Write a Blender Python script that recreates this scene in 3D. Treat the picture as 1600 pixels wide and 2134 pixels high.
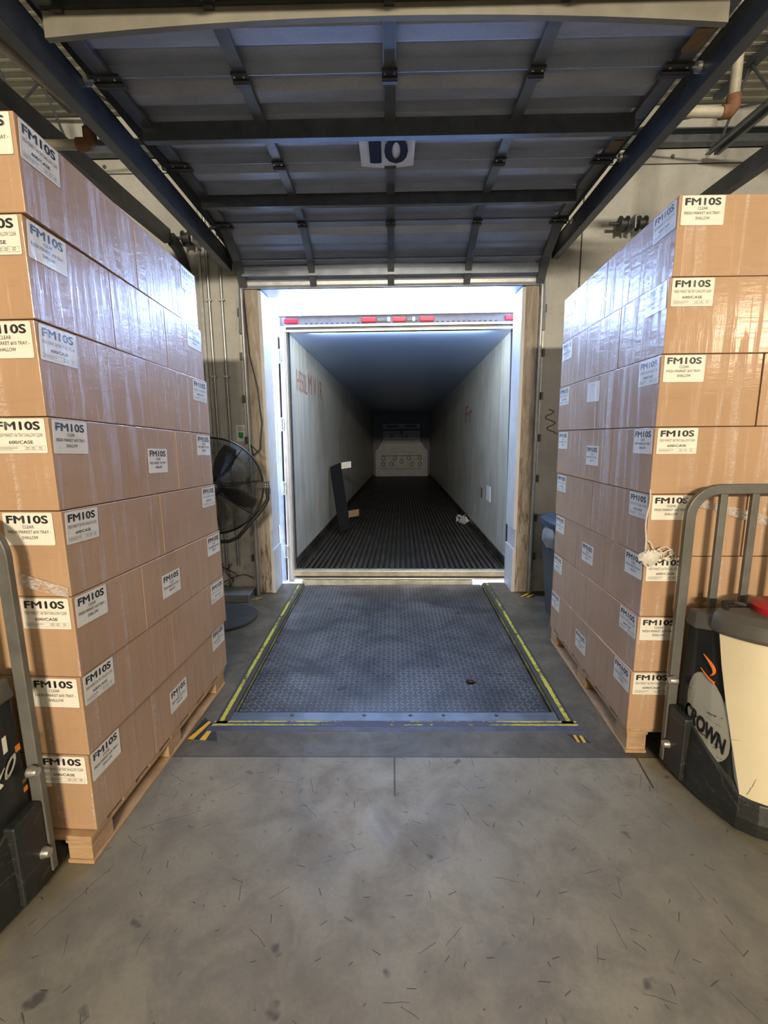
import bpy, bmesh, math, random
from mathutils import Vector, Matrix, Euler
random.seed(7)
for o in list(bpy.data.objects): bpy.data.objects.remove(o)
SC = bpy.context.scene
COL = SC.collection
R = math.radians

# ------------------------------------------------------------------ camera
cam_d = bpy.data.cameras.new('camera'); cam = bpy.data.objects.new('camera', cam_d); COL.objects.link(cam)
PITCH, YAW, ROLL, FPX = R(10.3), R(1.0), R(0.55), 1030.0
Fw = Vector((-math.sin(YAW)*math.cos(PITCH), math.cos(YAW)*math.cos(PITCH), -math.sin(PITCH)))
Rt = Vector((math.cos(YAW), math.sin(YAW), 0)); Up = Rt.cross(Fw)
R2 = Rt*math.cos(ROLL) - Up*math.sin(ROLL); U2 = Rt*math.sin(ROLL) + Up*math.cos(ROLL)
M = Matrix((R2, U2, -Fw)).transposed().to_4x4(); M.translation = (0, 0, 1.75)
cam.matrix_world = M
cam_d.sensor_fit = 'VERTICAL'; cam_d.sensor_height = 24.0; cam_d.lens = 24.0*FPX/2134.0
cam_d.clip_start = 0.05; cam_d.clip_end = 200
SC.camera = cam

# ------------------------------------------------------------------ world, lights, exposure
W = bpy.data.worlds.new('sky'); SC.world = W; W.use_nodes = True
bg = W.node_tree.nodes['Background']; bg.inputs[0].default_value = (0.56, 0.72, 1.0, 1); bg.inputs[1].default_value = 34.0
SC.view_settings.view_transform = 'Standard'; SC.view_settings.look = 'None'
SC.view_settings.exposure = 0.0; SC.view_settings.gamma = 1.0
try: SC.view_settings.use_curve_mapping = False
except Exception: pass

def lamp(name, loc, target, sx, sy, power, color):
    d = bpy.data.lights.new(name, 'AREA'); d.shape = 'RECTANGLE'; d.size = sx; d.size_y = sy
    d.energy = power; d.color = color
    o = bpy.data.objects.new(name, d); COL.objects.link(o)
    o.location = loc; v = Vector(target)-Vector(loc)
    o.rotation_euler = v.to_track_quat('-Z', 'Y').to_euler()
    return o
WARM = (1.0, 0.84, 0.62)
lamp('high_bay_lamp', (0.3, -9.0, 4.36), (0.2, 5.0, 1.6), 1.8, 0.4, 1750, WARM)
lamp('high_bay_lamp', (9.5, -9.0, 3.95), (1.7, 2.4, 2.0), 1.5, 1.0, 300, WARM)
lamp('high_bay_lamp', (-6.0, -8.0, 4.1), (-0.6, 2.4, 1.2), 1.6, 0.5, 60, WARM)
lamp('high_bay_lamp', (0.6, -1.6, 4.3), (0.2, 1.2, 0.0), 1.4, 0.4, 26, WARM)
# added blue fill in the gap, standing in for daylight bounced off the trailer roof
lamp('daylight_fill', (0.0, 5.30, 2.925), (0.0, 3.9, 3.25), 2.2, 0.10, 62, (0.26, 0.46, 1.0))
# added fill light, hidden behind the rear header to brighten the trailer interior
lamp('trailer_fill', (0.085, 5.50, 2.685), (0.12, 8.8, 0.0), 1.9, 0.04, 42, (0.72, 0.85, 1.0))

# ------------------------------------------------------------------ materials
MATS = {}
def srgb(r, g, b):
    f = lambda c: (c/255/12.92) if c/255 <= 0.04045 else ((c/255+0.055)/1.055)**2.4
    return (f(r), f(g), f(b), 1)
class N:
    def __init__(s, name):
        s.m = bpy.data.materials.new(name); s.m.use_nodes = True; s.t = s.m.node_tree
        s.b = s.t.nodes['Principled BSDF']; MATS[name] = s.m
        g = s.t.nodes.new('ShaderNodeNewGeometry'); s.pos = g.outputs['Position']; s.nrm = g.outputs['Normal']
        tc = s.t.nodes.new('ShaderNodeTexCoord'); s.obj = tc.outputs['Object']
    def link(s, a, b): s.t.links.new(a, b)
    def new(s, k, **kw):
        n = s.t.nodes.new(k)
        for a, v in kw.items(): setattr(n, a, v)
        return n
    def put(s, sock, v):
        if isinstance(v, (int, float)): sock.default_value = v
        elif isinstance(v, (tuple, list)): sock.default_value = v
        else: s.link(v, sock)
    def math(s, op, a, b=0.0, c=0.0, clamp=False):
        n = s.new('ShaderNodeMath', operation=op, use_clamp=clamp)
        s.put(n.inputs[0], a); s.put(n.inputs[1], b)
        if op in ('MULTIPLY_ADD', 'COMPARE', 'SMOOTH_MIN'): s.put(n.inputs[2], c)
        return n.outputs[0]
    def scale(s, v, sx, sy, sz, off=(0, 0, 0), rot=(0, 0, 0)):
        n = s.new('ShaderNodeMapping'); s.link(v, n.inputs[0]); n.inputs['Scale'].default_value = (sx, sy, sz)
        n.inputs['Location'].default_value = off; n.inputs['Rotation'].default_value = rot
        return n.outputs[0]
    def noise(s, v, sc=5, det=4, rough=0.55, dist=0.0):
        n = s.new('ShaderNodeTexNoise'); s.link(v, n.inputs['Vector']); n.inputs['Scale'].default_value = sc
        n.inputs['Detail'].default_value = det; n.inputs['Roughness'].default_value = rough; n.inputs['Distortion'].default_value = dist
        return n.outputs['Fac']
    def sep(s, v):
        n = s.new('ShaderNodeSeparateXYZ'); s.link(v, n.inputs[0]); return n.outputs
    def ramp(s, f, a, b, lo=0.0, hi=1.0):
        n = s.new('ShaderNodeMapRange'); s.put(n.inputs[0], f)
        n.inputs[1].default_value = a; n.inputs[2].default_value = b; n.inputs[3].default_value = lo; n.inputs[4].default_value = hi
        return n.outputs[0]
    def mix(s, f, a, b, mode='MIX'):
        n = s.new('ShaderNodeMix', data_type='RGBA', blend_type=mode); s.put(n.inputs[0], f)
        s.put(n.inputs[6], a); s.put(n.inputs[7], b); return n.outputs[2]
    def bump(s, h, strength=0.3, dist=0.01, nrm=None):
        n = s.new('ShaderNodeBump'); s.link(h, n.inputs['Height']); n.inputs['Strength'].default_value = strength
        n.inputs['Distance'].default_value = dist
        if nrm is not None: s.link(nrm, n.inputs['Normal'])
        return n.outputs[0]
    def scratches(s, v, sc, length, width, density):
        """short dark dashes at random angles: 1 on a dash"""
        vo = s.new('ShaderNodeTexVoronoi', feature='F1'); vo.voronoi_dimensions = '2D'
        s.link(v, vo.inputs['Vector']); vo.inputs['Scale'].default_value = sc
        sb = s.new('ShaderNodeVectorMath', operation='SUBTRACT')
        mul = s.new('ShaderNodeVectorMath', operation='SCALE'); s.link(v, mul.inputs[0]); mul.inputs['Scale'].default_value = 1.0
        s.link(mul.outputs[0], sb.inputs[0]); s.link(vo.outputs['Position'], sb.inputs[1])
        col = s.sep(vo.outputs['Color'])
        ang = s.math('MULTIPLY', col[0], 6.28)
        p = s.sep(sb.outputs[0]); c = s.math('COSINE', ang); si = s.math('SINE', ang)
        along = s.math('ADD', s.math('MULTIPLY', p[0], c), s.math('MULTIPLY', p[1], si))
        acr = s.math('SUBTRACT', s.math('MULTIPLY', p[1], c), s.math('MULTIPLY', p[0], si))
        wob = s.math('MULTIPLY', s.math('SUBTRACT', s.noise(v, sc*2.0, 4), 0.5), length*0.35)
        m1 = s.math('LESS_THAN', s.math('ABSOLUTE', along), s.math('MULTIPLY', col[1], length))
        m2 = s.math('LESS_THAN', s.math('ABSOLUTE', s.math('ADD', acr, wob)), width)
        m3 = s.math('LESS_THAN', col[2], density)
        return s.math('MULTIPLY', s.math('MULTIPLY', m1, m2), m3)
    def done(s, color=None, rough=None, metal=None, nrm=None, spec=None):
        if color is not None: s.put(s.b.inputs['Base Color'], color)
        if rough is not None: s.put(s.b.inputs['Roughness'], rough)
        if metal is not None: s.put(s.b.inputs['Metallic'], metal)
        if nrm is not None: s.link(nrm, s.b.inputs['Normal'])
        if spec is not None: s.b.inputs['Specular IOR Level'].default_value = spec
        return s.m

def plain(name, col, rough=0.5, metal=0.0, var=0.25, sc=6.0, bump=0.0, spec=None):
    n = N(name); f = n.noise(n.pos, sc, 6, 0.6)
    dark = tuple(c*(1-var) for c in col[:3])+(1,); lite = tuple(min(1, c*(1+var*0.6)) for c in col[:3])+(1,)
    c = n.mix(n.ramp(f, 0.3, 0.7), dark, lite)
    nr = n.bump(n.noise(n.pos, sc*12, 3), bump, 0.004) if bump else None
    return n.done(c, rough, metal, nr, spec)

# concrete floor
n = N('concrete_floor')
xy = n.pos
big = n.noise(xy, 0.9, 5, 0.6); med = n.noise(xy, 4.5, 6, 0.65, 0.4); fine = n.noise(xy, 60, 4, 0.7)
c = n.mix(n.ramp(big, 0.35, 0.65), (0.20, 0.182, 0.132, 1), (0.33, 0.30, 0.225, 1))
c = n.mix(n.ramp(med, 0.44, 0.68, 0, 0.75), c, (0.14, 0.125, 0.095, 1))
c = n.mix(n.ramp(n.noise(n.scale(xy, 1.6, 1, 1, (4, 2, 0)), 1.7, 5, 0.65, 0.8), 0.5, 0.72, 0, 0.55), c, (0.11, 0.105, 0.095, 1))
c = n.mix(n.ramp(fine, 0.35, 0.75, 0, 0.28), c, (0.12, 0.11, 0.09, 1))
yy = n.sep(n.pos)
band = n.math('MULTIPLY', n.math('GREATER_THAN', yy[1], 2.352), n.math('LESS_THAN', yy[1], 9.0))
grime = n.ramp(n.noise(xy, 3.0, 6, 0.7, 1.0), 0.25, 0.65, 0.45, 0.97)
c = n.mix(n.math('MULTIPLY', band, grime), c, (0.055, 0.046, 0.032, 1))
orange = n.ramp(n.noise(n.scale(xy, 1, 1, 1, (3.1, 8.2, 0)), 1.6, 5, 0.6, 0.5), 0.64, 0.76, 0, 0.55)
c = n.mix(orange, c, (0.20, 0.12, 0.05, 1))
spots = n.ramp(n.noise(n.scale(xy, 1, 1, 1, (5.7, 1.2, 0)), 11, 2, 0.5), 0.68, 0.76, 0, 0.75)
c = n.mix(spots, c, (0.05, 0.045, 0.04, 1))
s1 = n.scratches(xy, 5.5, 0.06, 0.0012, 0.6)
s2 = n.scratches(n.scale(xy, 1, 1, 1, (0.37, 0.71, 0)), 2.2, 0.16, 0.0014, 0.4)
s3 = n.scratches(n.scale(xy, 1, 1, 1, (1.37, 4.71, 0)), 9.5, 0.022, 0.0020, 0.55)
sm = n.math('MAXIMUM', n.math('MAXIMUM', s1, s2), s3)
c = n.mix(n.math('MULTIPLY', sm, 0.72), c, (0.03, 0.026, 0.022, 1))
# expansion joint and saw cuts
j1 = n.math('LESS_THAN', n.math('ABSOLUTE', n.math('SUBTRACT', yy[1], 2.35)), 0.004)
j2 = n.math('MULTIPLY', n.math('LESS_THAN', n.math('ABSOLUTE', n.math('SUBTRACT', yy[0], 0.002)), 0.0045),
            n.math('MULTIPLY', n.math('GREATER_THAN', yy[1], 2.07), n.math('LESS_THAN', yy[1], 2.35)))
j3 = n.math('MULTIPLY', n.math('LESS_THAN', n.math('ABSOLUTE', n.math('SUBTRACT', yy[0], n.math('MULTIPLY_ADD', yy[1], 0.11, 1.016))), 0.005),
            n.math('MULTIPLY', n.math('GREATER_THAN', yy[1], 2.13), n.math('LESS_THAN', yy[1], 2.35)))
jm = n.math('MAXIMUM', n.math('MAXIMUM', j1, j2), j3)
c = n.mix(n.math('MULTIPLY', jm, 0.85), c, (0.03, 0.028, 0.025, 1))
h = n.math('SUBTRACT', n.math('MULTIPLY', fine, 0.3), n.math('ADD', sm, jm))
n.done(c, n.ramp(med, 0.3, 0.7, 0.42, 0.62), 0, n.bump(h, 0.25, 0.003))

# painted concrete wall
n = N('painted_wall'); f = n.noise(n.pos, 2.2, 6, 0.6, 0.3); g = n.noise(n.pos, 30, 4, 0.7)
c = n.mix(n.ramp(f, 0.3, 0.7), (0.36, 0.37, 0.36, 1), (0.50, 0.505, 0.49, 1))
zz = n.sep(n.pos)
low = n.math('MULTIPLY', n.ramp(n.noise(n.pos, 7, 6, 0.7, 0.6), 0.50, 0.62), n.ramp(zz[2], 0.0, 0.75, 1.0, 0.05))
c = n.mix(n.math('MULTIPLY', low, 0.85), c, (0.17, 0.12, 0.07, 1))
c = n.mix(n.ramp(g, 0.5, 0.8, 0, 0.3), c, (0.22, 0.2, 0.16, 1))
n.done(c, 0.6, 0, n.bump(g, 0.25, 0.004))
# stained timber / plaster jamb
n = N('stained_jamb'); f = n.noise(n.scale(n.pos, 8, 8, 1.2), 1.6, 6, 0.7, 0.8); g = n.noise(n.scale(n.pos, 12, 12, 2.2), 2.0, 5, 0.7, 0.5)
c = n.mix(n.ramp(f, 0.35, 0.65), (0.22, 0.175, 0.13, 1), (0.42, 0.38, 0.32, 1))
zz = n.sep(n.pos)
c = n.mix(n.math('MULTIPLY', n.ramp(g, 0.50, 0.60), n.ramp(zz[2], 0.1, 2.2, 0.95, 0.2)), c, (0.085, 0.05, 0.028, 1))
n.done(c, 0.7, 0, n.bump(f, 0.5, 0.01))
plain('header_grey', (0.20, 0.21, 0.25, 1), 0.5, 0.1, 0.15, 12)
plain('base_grey', (0.035, 0.035, 0.034, 1), 0.85, 0, 0.3, 8)
plain('matte_black', (0.010, 0.010, 0.012, 1), 0.95, 0, 0.1, 8, 0.0, 0.1)
plain('far_wall', (0.16, 0.15, 0.13, 1), 0.7, 0, 0.2, 2)
plain('white_paint', (0.50, 0.51, 0.53, 1), 0.45, 0, 0.12, 4)
plain('galvanised_steel', (0.42, 0.44, 0.45, 1), 0.42, 0.75, 0.25, 14)
plain('dark_steel', (0.075, 0.082, 0.09, 1), 0.45, 0.6, 0.3, 9)
plain('strut_steel', (0.13, 0.15, 0.175, 1), 0.42, 0.55, 0.25, 9)
plain('door_stile_steel', (0.15, 0.165, 0.185, 1), 0.4, 0.5, 0.25, 9)
# door skin: weathered grey sheet, blue doorway glow mixed into the colour
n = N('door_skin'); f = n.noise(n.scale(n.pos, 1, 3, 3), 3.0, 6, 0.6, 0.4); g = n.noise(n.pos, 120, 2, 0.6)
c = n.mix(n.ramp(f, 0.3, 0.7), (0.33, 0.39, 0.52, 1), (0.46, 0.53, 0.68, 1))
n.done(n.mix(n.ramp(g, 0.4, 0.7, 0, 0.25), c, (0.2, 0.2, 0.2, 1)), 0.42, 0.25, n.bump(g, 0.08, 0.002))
plain('beige_steel', (0.26, 0.25, 0.205, 1), 0.5, 0.25, 0.3, 3.5)
plain('pipe_paint', (0.52, 0.50, 0.42, 1), 0.5, 0.1, 0.3, 8)
plain('rusty_fitting', (0.24, 0.12, 0.07, 1), 0.75, 0.1, 0.4, 20, 0.3)
plain('deck_metal', (0.78, 0.79, 0.72, 1), 0.5, 0.0, 0.25, 3)
plain('black_paint', (0.018, 0.021, 0.021, 1), 0.32, 0.0, 0.35, 8)
plain('black_rubber', (0.02, 0.02, 0.02, 1), 0.6, 0, 0.3, 14)
plain('grey_truck_paint', (0.115, 0.11, 0.10, 1), 0.42, 0.15, 0.2, 7)
plain('frame_grey', (0.14, 0.14, 0.13, 1), 0.45, 0.2, 0.25, 9)
plain('red_plastic', (0.42, 0.02, 0.02, 1), 0.4, 0, 0.1, 5)
plain('red_lens', (0.65, 0.03, 0.06, 1), 0.25, 0, 0.1, 30)
plain('white_lens', (0.8, 0.8, 0.78, 1), 0.3, 0, 0.1, 30)
plain('aluminium', (0.66, 0.66, 0.64, 1), 0.32, 0.75, 0.18, 12)
plain('sill_aluminium', (0.50, 0.46, 0.36, 1), 0.5, 0.3, 0.4, 7, 0.2)
plain('bolt_metal', (0.55, 0.54, 0.5, 1), 0.35, 0.8, 0.2, 30)
plain('bin_plastic', (0.03, 0.045, 0.058, 1), 0.5, 0, 0.2, 8)
plain('bin_lid_plastic', (0.045, 0.07, 0.11, 1), 0.45, 0, 0.2, 8)
plain('grey_film', (0.26, 0.27, 0.27, 1), 0.35, 0, 0.3, 8)
plain('black_ink', (0.012, 0.012, 0.014, 1), 0.5, 0, 0.1, 8)
plain('grey_ink', (0.09, 0.09, 0.09, 1), 0.5, 0, 0.1, 8)
plain('navy_ink', (0.008, 0.01, 0.03, 1), 0.95, 0, 0.1, 8)
plain('paper', (0.78, 0.79, 0.80, 1), 0.6, 0, 0.05, 8)
plain('green_ink', (0.02, 0.28, 0.09, 1), 0.5, 0, 0.15, 20)
plain('orange_ink', (0.72, 0.20, 0.03, 1), 0.4, 0, 0.15, 10)
plain('tape_yellow', (0.75, 0.42, 0.02, 1), 0.5, 0, 0.2, 20)
plain('tape_black', (0.02, 0.02, 0.02, 1), 0.5, 0, 0.2, 20)
plain('brown_paint', (0.16, 0.09, 0.045, 1), 0.6, 0, 0.2, 20)
plain('faded_red_paint', (0.50, 0.20, 0.17, 1), 0.7, 0, 0.5, 25)
plain('asphalt', (0.18, 0.18, 0.18, 1), 0.9, 0, 0.2, 2)
plain('blue_vinyl', (0.10, 0.15, 0.33, 1), 0.5, 0, 0.4, 6)
plain('amber_sticker', (0.22, 0.12, 0.03, 1), 0.6, 0, 0.3, 30)
# cream cover with scuffs
n = N('cream_cover'); f = n.noise(n.pos, 3, 3); s1 = n.scratches(n.scale(n.obj, 1, 1, 1, (0, 0, 0), (R(90), 0, 0)), 9, 0.05, 0.0012, 0.5)
c = n.mix(n.ramp(f, 0.3, 0.7), (0.66, 0.58, 0.40, 1), (0.72, 0.645, 0.46, 1))
zz = n.sep(n.pos); sc_ = n.math('MULTIPLY', s1, n.ramp(zz[2], 0.25, 0.6, 0.8, 0.1))
n.done(n.mix(sc_, c, (0.12, 0.1, 0.07, 1)), 0.38)
# worn white oval badge
n = N('worn_badge'); f = n.noise(n.scale(n.pos, 2, 2, 14), 4, 5, 0.7, 0.5)
n.done(n.mix(n.ramp(f, 0.60, 0.64), (0.40, 0.40, 0.34, 1), (0.03, 0.03, 0.03, 1)), 0.6)
n = N('scuffed_black'); f = n.noise(n.scale(n.pos, 3, 3, 7), 6, 6, 0.75, 1.0); g = n.scratches(n.scale(n.obj, 1, 1, 1, (0, 0, 0), (R(90), 0, 0)), 6, 0.09, 0.0016, 0.8)
c = n.mix(n.ramp(f, 0.55, 0.75, 0, 0.8), (0.016, 0.018, 0.018, 1), (0.10, 0.085, 0.07, 1))
n.done(n.mix(n.math('MULTIPLY', g, 0.12), c, (0.25, 0.24, 0.2, 1)), 0.45, 0, n.bump(f, 0.2, 0.005))
# diamond tread plate
n = N('tread_plate')
p = n.sep(n.pos); S = 0.036
u = n.math('DIVIDE', p[0], S); v = n.math('DIVIDE', p[1], S)
fu = n.math('SUBTRACT', n.math('FRACT', u), 0.5); fv = n.math('SUBTRACT', n.math('FRACT', v), 0.5)
par = n.math('MODULO', n.math('ADD', n.math('FLOOR', n.math('ADD', u, 1000)), n.math('FLOOR', n.math('ADD', v, 1000))), 2.0)
sgn = n.math('MULTIPLY_ADD', par, 2.0, -1.0)
a = n.math('MULTIPLY', n.math('ADD', fu, n.math('MULTIPLY', fv, sgn)), 0.7071)
b = n.math('MULTIPLY', n.math('SUBTRACT', fv, n.math('MULTIPLY', fu, sgn)), 0.7071)
e = n.math('ADD', n.math('POWER', n.math('DIVIDE', n.math('ABSOLUTE', a), 0.50), 2.0), n.math('POWER', n.math('DIVIDE', n.math('ABSOLUTE', b), 0.15), 2.0))
dm = n.ramp(e, 0.5, 1.2, 1, 0)
w = n.noise(n.pos, 2.6, 6, 0.6, 0.5); w2 = n.noise(n.scale(n.pos, 1, 1, 1, (9, 3, 0)), 1.3, 5, 0.6, 0.8)
worn = n.mix(n.ramp(w, 0.3, 0.7), (0.075, 0.077, 0.083, 1), (0.24, 0.243, 0.25, 1))
c = n.mix(n.math('MULTIPLY', dm, n.ramp(w2, 0.3, 0.6, 0.25, 0.9)), n.mix(1.0, worn, (0.50, 0.51, 0.53, 1), 'MULTIPLY'), n.mix(1.0, worn, (1.9, 1.9, 1.95, 1), 'MULTIPLY'))
dk = n.math('MULTIPLY', n.ramp(w2, 0.48, 0.60), 0.75)
c = n.mix(dk, c, (0.035, 0.036, 0.042, 1))
sp = n.ramp(n.noise(n.scale(n.pos, 1, 1, 1, (2, 7, 0)), 7, 2, 0.5), 0.69, 0.74, 0, 0.8)
c = n.mix(sp, c, (0.02, 0.02, 0.022, 1))
n.done(c, n.ramp(w, 0.3, 0.7, 0.5, 0.36), 0.6, n.bump(dm, 0.6, 0.004))
# worn yellow painted steel
def worn_yellow(name, under, lo, hi, stripe):
    n = N(name); p = n.sep(n.pos); f = n.noise(n.pos, 30, 8, 0.75, 0.6); f2 = n.noise(n.pos, 3.0, 4, 0.6)
    ax = n.math('ABSOLUTE', p[0])
    if stripe == 'side':
        d = n.math('ABSOLUTE', n.math('SUBTRACT', ax, 1.030)); k = n.ramp(d, 0.010, 0.024, 0.055, -0.30)
        k = n.math('ADD', k, n.ramp(p[1], 2.7, 5.1, 0.03, -0.05))
    elif stripe == 'front':
        d1 = n.math('ABSOLUTE', n.math('SUBTRACT', p[1], 2.662)); d2 = n.math('ABSOLUTE', n.math('SUBTRACT', p[1], 2.630))
        k = n.ramp(n.math('MINIMUM', d1, d2), 0.004, 0.012, 0.02, -0.2)
        k = n.math('ADD', k, n.ramp(ax, 0.2, 0.85, -0.06, 0.09))
    else:
        k = n.math('MULTIPLY', 0.0, ax)
    m = n.math('ADD', n.math('ADD', n.math('MULTIPLY', f, 0.55), n.math('MULTIPLY', f2, 0.45)), k)
    c = n.mix(n.ramp(m, lo, hi), under, (0.52, 0.50, 0.05, 1))
    n.done(c, 0.6, 0, n.bump(f, 0.3, 0.004))
worn_yellow('worn_yellow', (0.045, 0.042, 0.034, 1), 0.49, 0.55, 'side')
worn_yellow('worn_yellow_blue', (0.06, 0.065, 0.11, 1), 0.50, 0.55, 'front')
worn_yellow('olive_seal', (0.05, 0.05, 0.02, 1), 0.45, 0.90, '')
worn_yellow('grimy_steel', (0.055, 0.053, 0.045, 1), 0.66, 0.70, '')
plain('blue_grey_steel', (0.16, 0.19, 0.24, 1), 0.4, 0.5, 0.35, 6)
plain('grimy_blue_steel', (0.08, 0.085, 0.13, 1), 0.5, 0.3, 0.4, 9)

# cardboard and its labels under stretch film
def film_coat(n, base_nrm_h=None):
    p = n.pos
    s = n.sep(p)
    along = n.math('ADD', s[0], s[1])          # runs along either face of a stack
    cmb = n.new('ShaderNodeCombineXYZ'); n.link(along, cmb.inputs[0]); n.link(s[2], cmb.inputs[2])
    q = cmb.outputs[0]
    streak = n.noise(n.scale(q, 22, 1, 1.0), 1.0, 4, 0.6, 0.3)
    wr = n.noise(n.scale(q, 4, 1, 30, (0, 0, 0), (0, 0.35, 0)), 1.6, 5, 0.7, 1.2)
    crinkle = n.noise(n.scale(q, 16, 1, 34), 4.0, 5, 0.75, 1.5)
    m = n.ramp(streak, 0.50, 0.60)
    h = n.math('ADD', n.math('MULTIPLY', wr, 0.15), n.math('MULTIPLY', crinkle, n.math('MULTIPLY', m, 0.8)))
    h = n.math('ADD', h, n.math('MULTIPLY', streak, 0.14))
    flute = n.math('SINE', n.math('MULTIPLY', along, 780.0))
    h = n.math('ADD', h, n.math('MULTIPLY', flute, 0.008))
    # the film is pulled taut across the fronts and hangs slacker along the aisle faces
    nx = n.math('ABSOLUTE', n.sep(n.nrm)[0])
    h = n.math('MULTIPLY', h, n.math('MULTIPLY_ADD', nx, 0.78, 0.22))
    nr = n.bump(h, 0.95, 0.011)
    n.b.inputs['Coat Weight'].default_value = 1.0
    n.link(n.ramp(m, 0, 1, 0.55, 1.0), n.b.inputs['Coat Weight'])
    n.link(n.ramp(streak, 0.35, 0.65, 0.06, 0.17), n.b.inputs['Coat Roughness'])
    n.b.inputs['Coat IOR'].default_value = 1.5
    n.link(nr, n.b.inputs['Coat Normal'])
    # slack, whitened folds of the film are milky
    return n.math('MULTIPLY', n.ramp(streak, 0.57, 0.66), n.ramp(n.math('ADD', n.math('MULTIPLY', crinkle, 0.7), n.math('MULTIPLY', wr, 0.3)), 0.46, 0.62))
n = N('cardboard'); f = n.noise(n.pos, 2.0, 5, 0.6); g = n.noise(n.scale(n.pos, 1, 1, 10), 9, 4, 0.6)
c = n.mix(n.ramp(f, 0.3, 0.7), (0.41, 0.255, 0.150, 1), (0.485, 0.31, 0.185, 1))
c = n.mix(n.ramp(g, 0.55, 0.8, 0, 0.25), c, (0.28, 0.15, 0.08, 1))
milk = film_coat(n)
c = n.mix(n.math('MULTIPLY', milk, 0.5), c, (0.78, 0.76, 0.74, 1))
n.done(c, 0.62)
n = N('label_white'); milk = film_coat(n); n.done((0.80, 0.77, 0.69, 1), 0.5)
n = N('label_black'); milk = film_coat(n); n.done(n.mix(n.math('MULTIPLY', milk, 0.35), (0.014, 0.014, 0.016, 1), (0.6, 0.6, 0.6, 1)), 0.5)
n = N('label_grey'); milk = film_coat(n); n.done((0.075, 0.075, 0.075, 1), 0.5)
# clear film pieces: crinkled translucent sheet
n = N('clear_film'); q = n.noise(n.scale(n.pos, 12, 12, 40), 3, 4, 0.7, 1.0)
n.b.inputs['Base Color'].default_value = (0.8, 0.8, 0.8, 1); n.b.inputs['Roughness'].default_value = 0.18
n.link(n.ramp(q, 0.42, 0.68, 0.03, 0.55), n.b.inputs['Alpha']); n.link(n.bump(q, 0.8, 0.004), n.b.inputs['Normal'])
plain('film_rope', (0.72, 0.69, 0.62, 1), 0.3, 0, 0.2, 60, 0.5)
# timber
n = N('pallet_wood'); f = n.noise(n.scale(n.pos, 2, 2, 18), 3.0, 6, 0.6, 1.4)
c = n.mix(n.ramp(f, 0.3, 0.7), (0.36, 0.22, 0.115, 1), (0.50, 0.34, 0.19, 1))
c = n.mix(n.ramp(n.noise(n.pos, 7, 4), 0.55, 0.75, 0, 0.6), c, (0.17, 0.10, 0.06, 1))
n.done(c, 0.75, 0, n.bump(f, 0.35, 0.004))
# trailer
n = N('trailer_lining'); s = n.sep(n.pos); f = n.noise(n.scale(n.pos, 1, 9, 0.5), 1.6, 6, 0.65, 0.3); g = n.noise(n.pos, 1.1, 4)
c = n.mix(n.ramp(f, 0.3, 0.7), (0.42, 0.41, 0.36, 1), (0.68, 0.66, 0.58, 1))
c = n.mix(n.ramp(g, 0.5, 0.75, 0, 0.45), c, (0.24, 0.20, 0.15, 1))
seam = n.math('LESS_THAN', n.math('ABSOLUTE', n.math('SUBTRACT', n.math('FRACT', n.math('DIVIDE', s[1], 2.44)), 0.5)), 0.003)
n.done(n.mix(n.math('MULTIPLY', seam, 0.6), c, (0.12, 0.10, 0.08, 1)), 0.45)
plain('trailer_ceiling', (0.40, 0.56, 0.92, 1), 0.33, 0, 0.06, 1.0)  # blue glow around the doorway is tinted into the lining colour
plain('trailer_skin', (0.82, 0.83, 0.85, 1), 0.4, 0, 0.05, 1.0)
n = N('floor_rib'); f = n.noise(n.scale(n.pos, 30, 1.2, 1), 2.0, 6, 0.7, 0.3); g = n.noise(n.pos, 1.5, 4)
c = n.mix(n.ramp(f, 0.35, 0.7), (0.03, 0.027, 0.024, 1), (0.16, 0.145, 0.12, 1))
c = n.mix(n.ramp(g, 0.4, 0.7, 0, 0.6), c, (0.025, 0.023, 0.022, 1))
n.done(c, 0.45, 0.55)
plain('floor_groove', (0.012, 0.011, 0.011, 1), 0.8, 0, 0.3, 8)
plain('bulkhead_grey', (0.16, 0.17, 0.185, 1), 0.5, 0.2, 0.2, 5)
plain('bulkhead_dark', (0.03, 0.035, 0.045, 1), 0.5, 0.2, 0.2, 5)
# brick across the yard
n = N('brick'); br = n.new('ShaderNodeTexBrick'); n.link(n.scale(n.pos, 1, 1, 1, (0, 0, 0), (R(90), 0, 0)), br.inputs['Vector']); br.inputs['Scale'].default_value = 2.2
br.inputs['Color1'].default_value = (0.30, 0.12, 0.09, 1); br.inputs['Color2'].default_value = (0.22, 0.10, 0.09, 1); br.inputs['Mortar'].default_value = (0.6, 0.6, 0.58, 1)
n.done(br.outputs['Color'], 0.85)
def m(k): return MATS[k]

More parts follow.
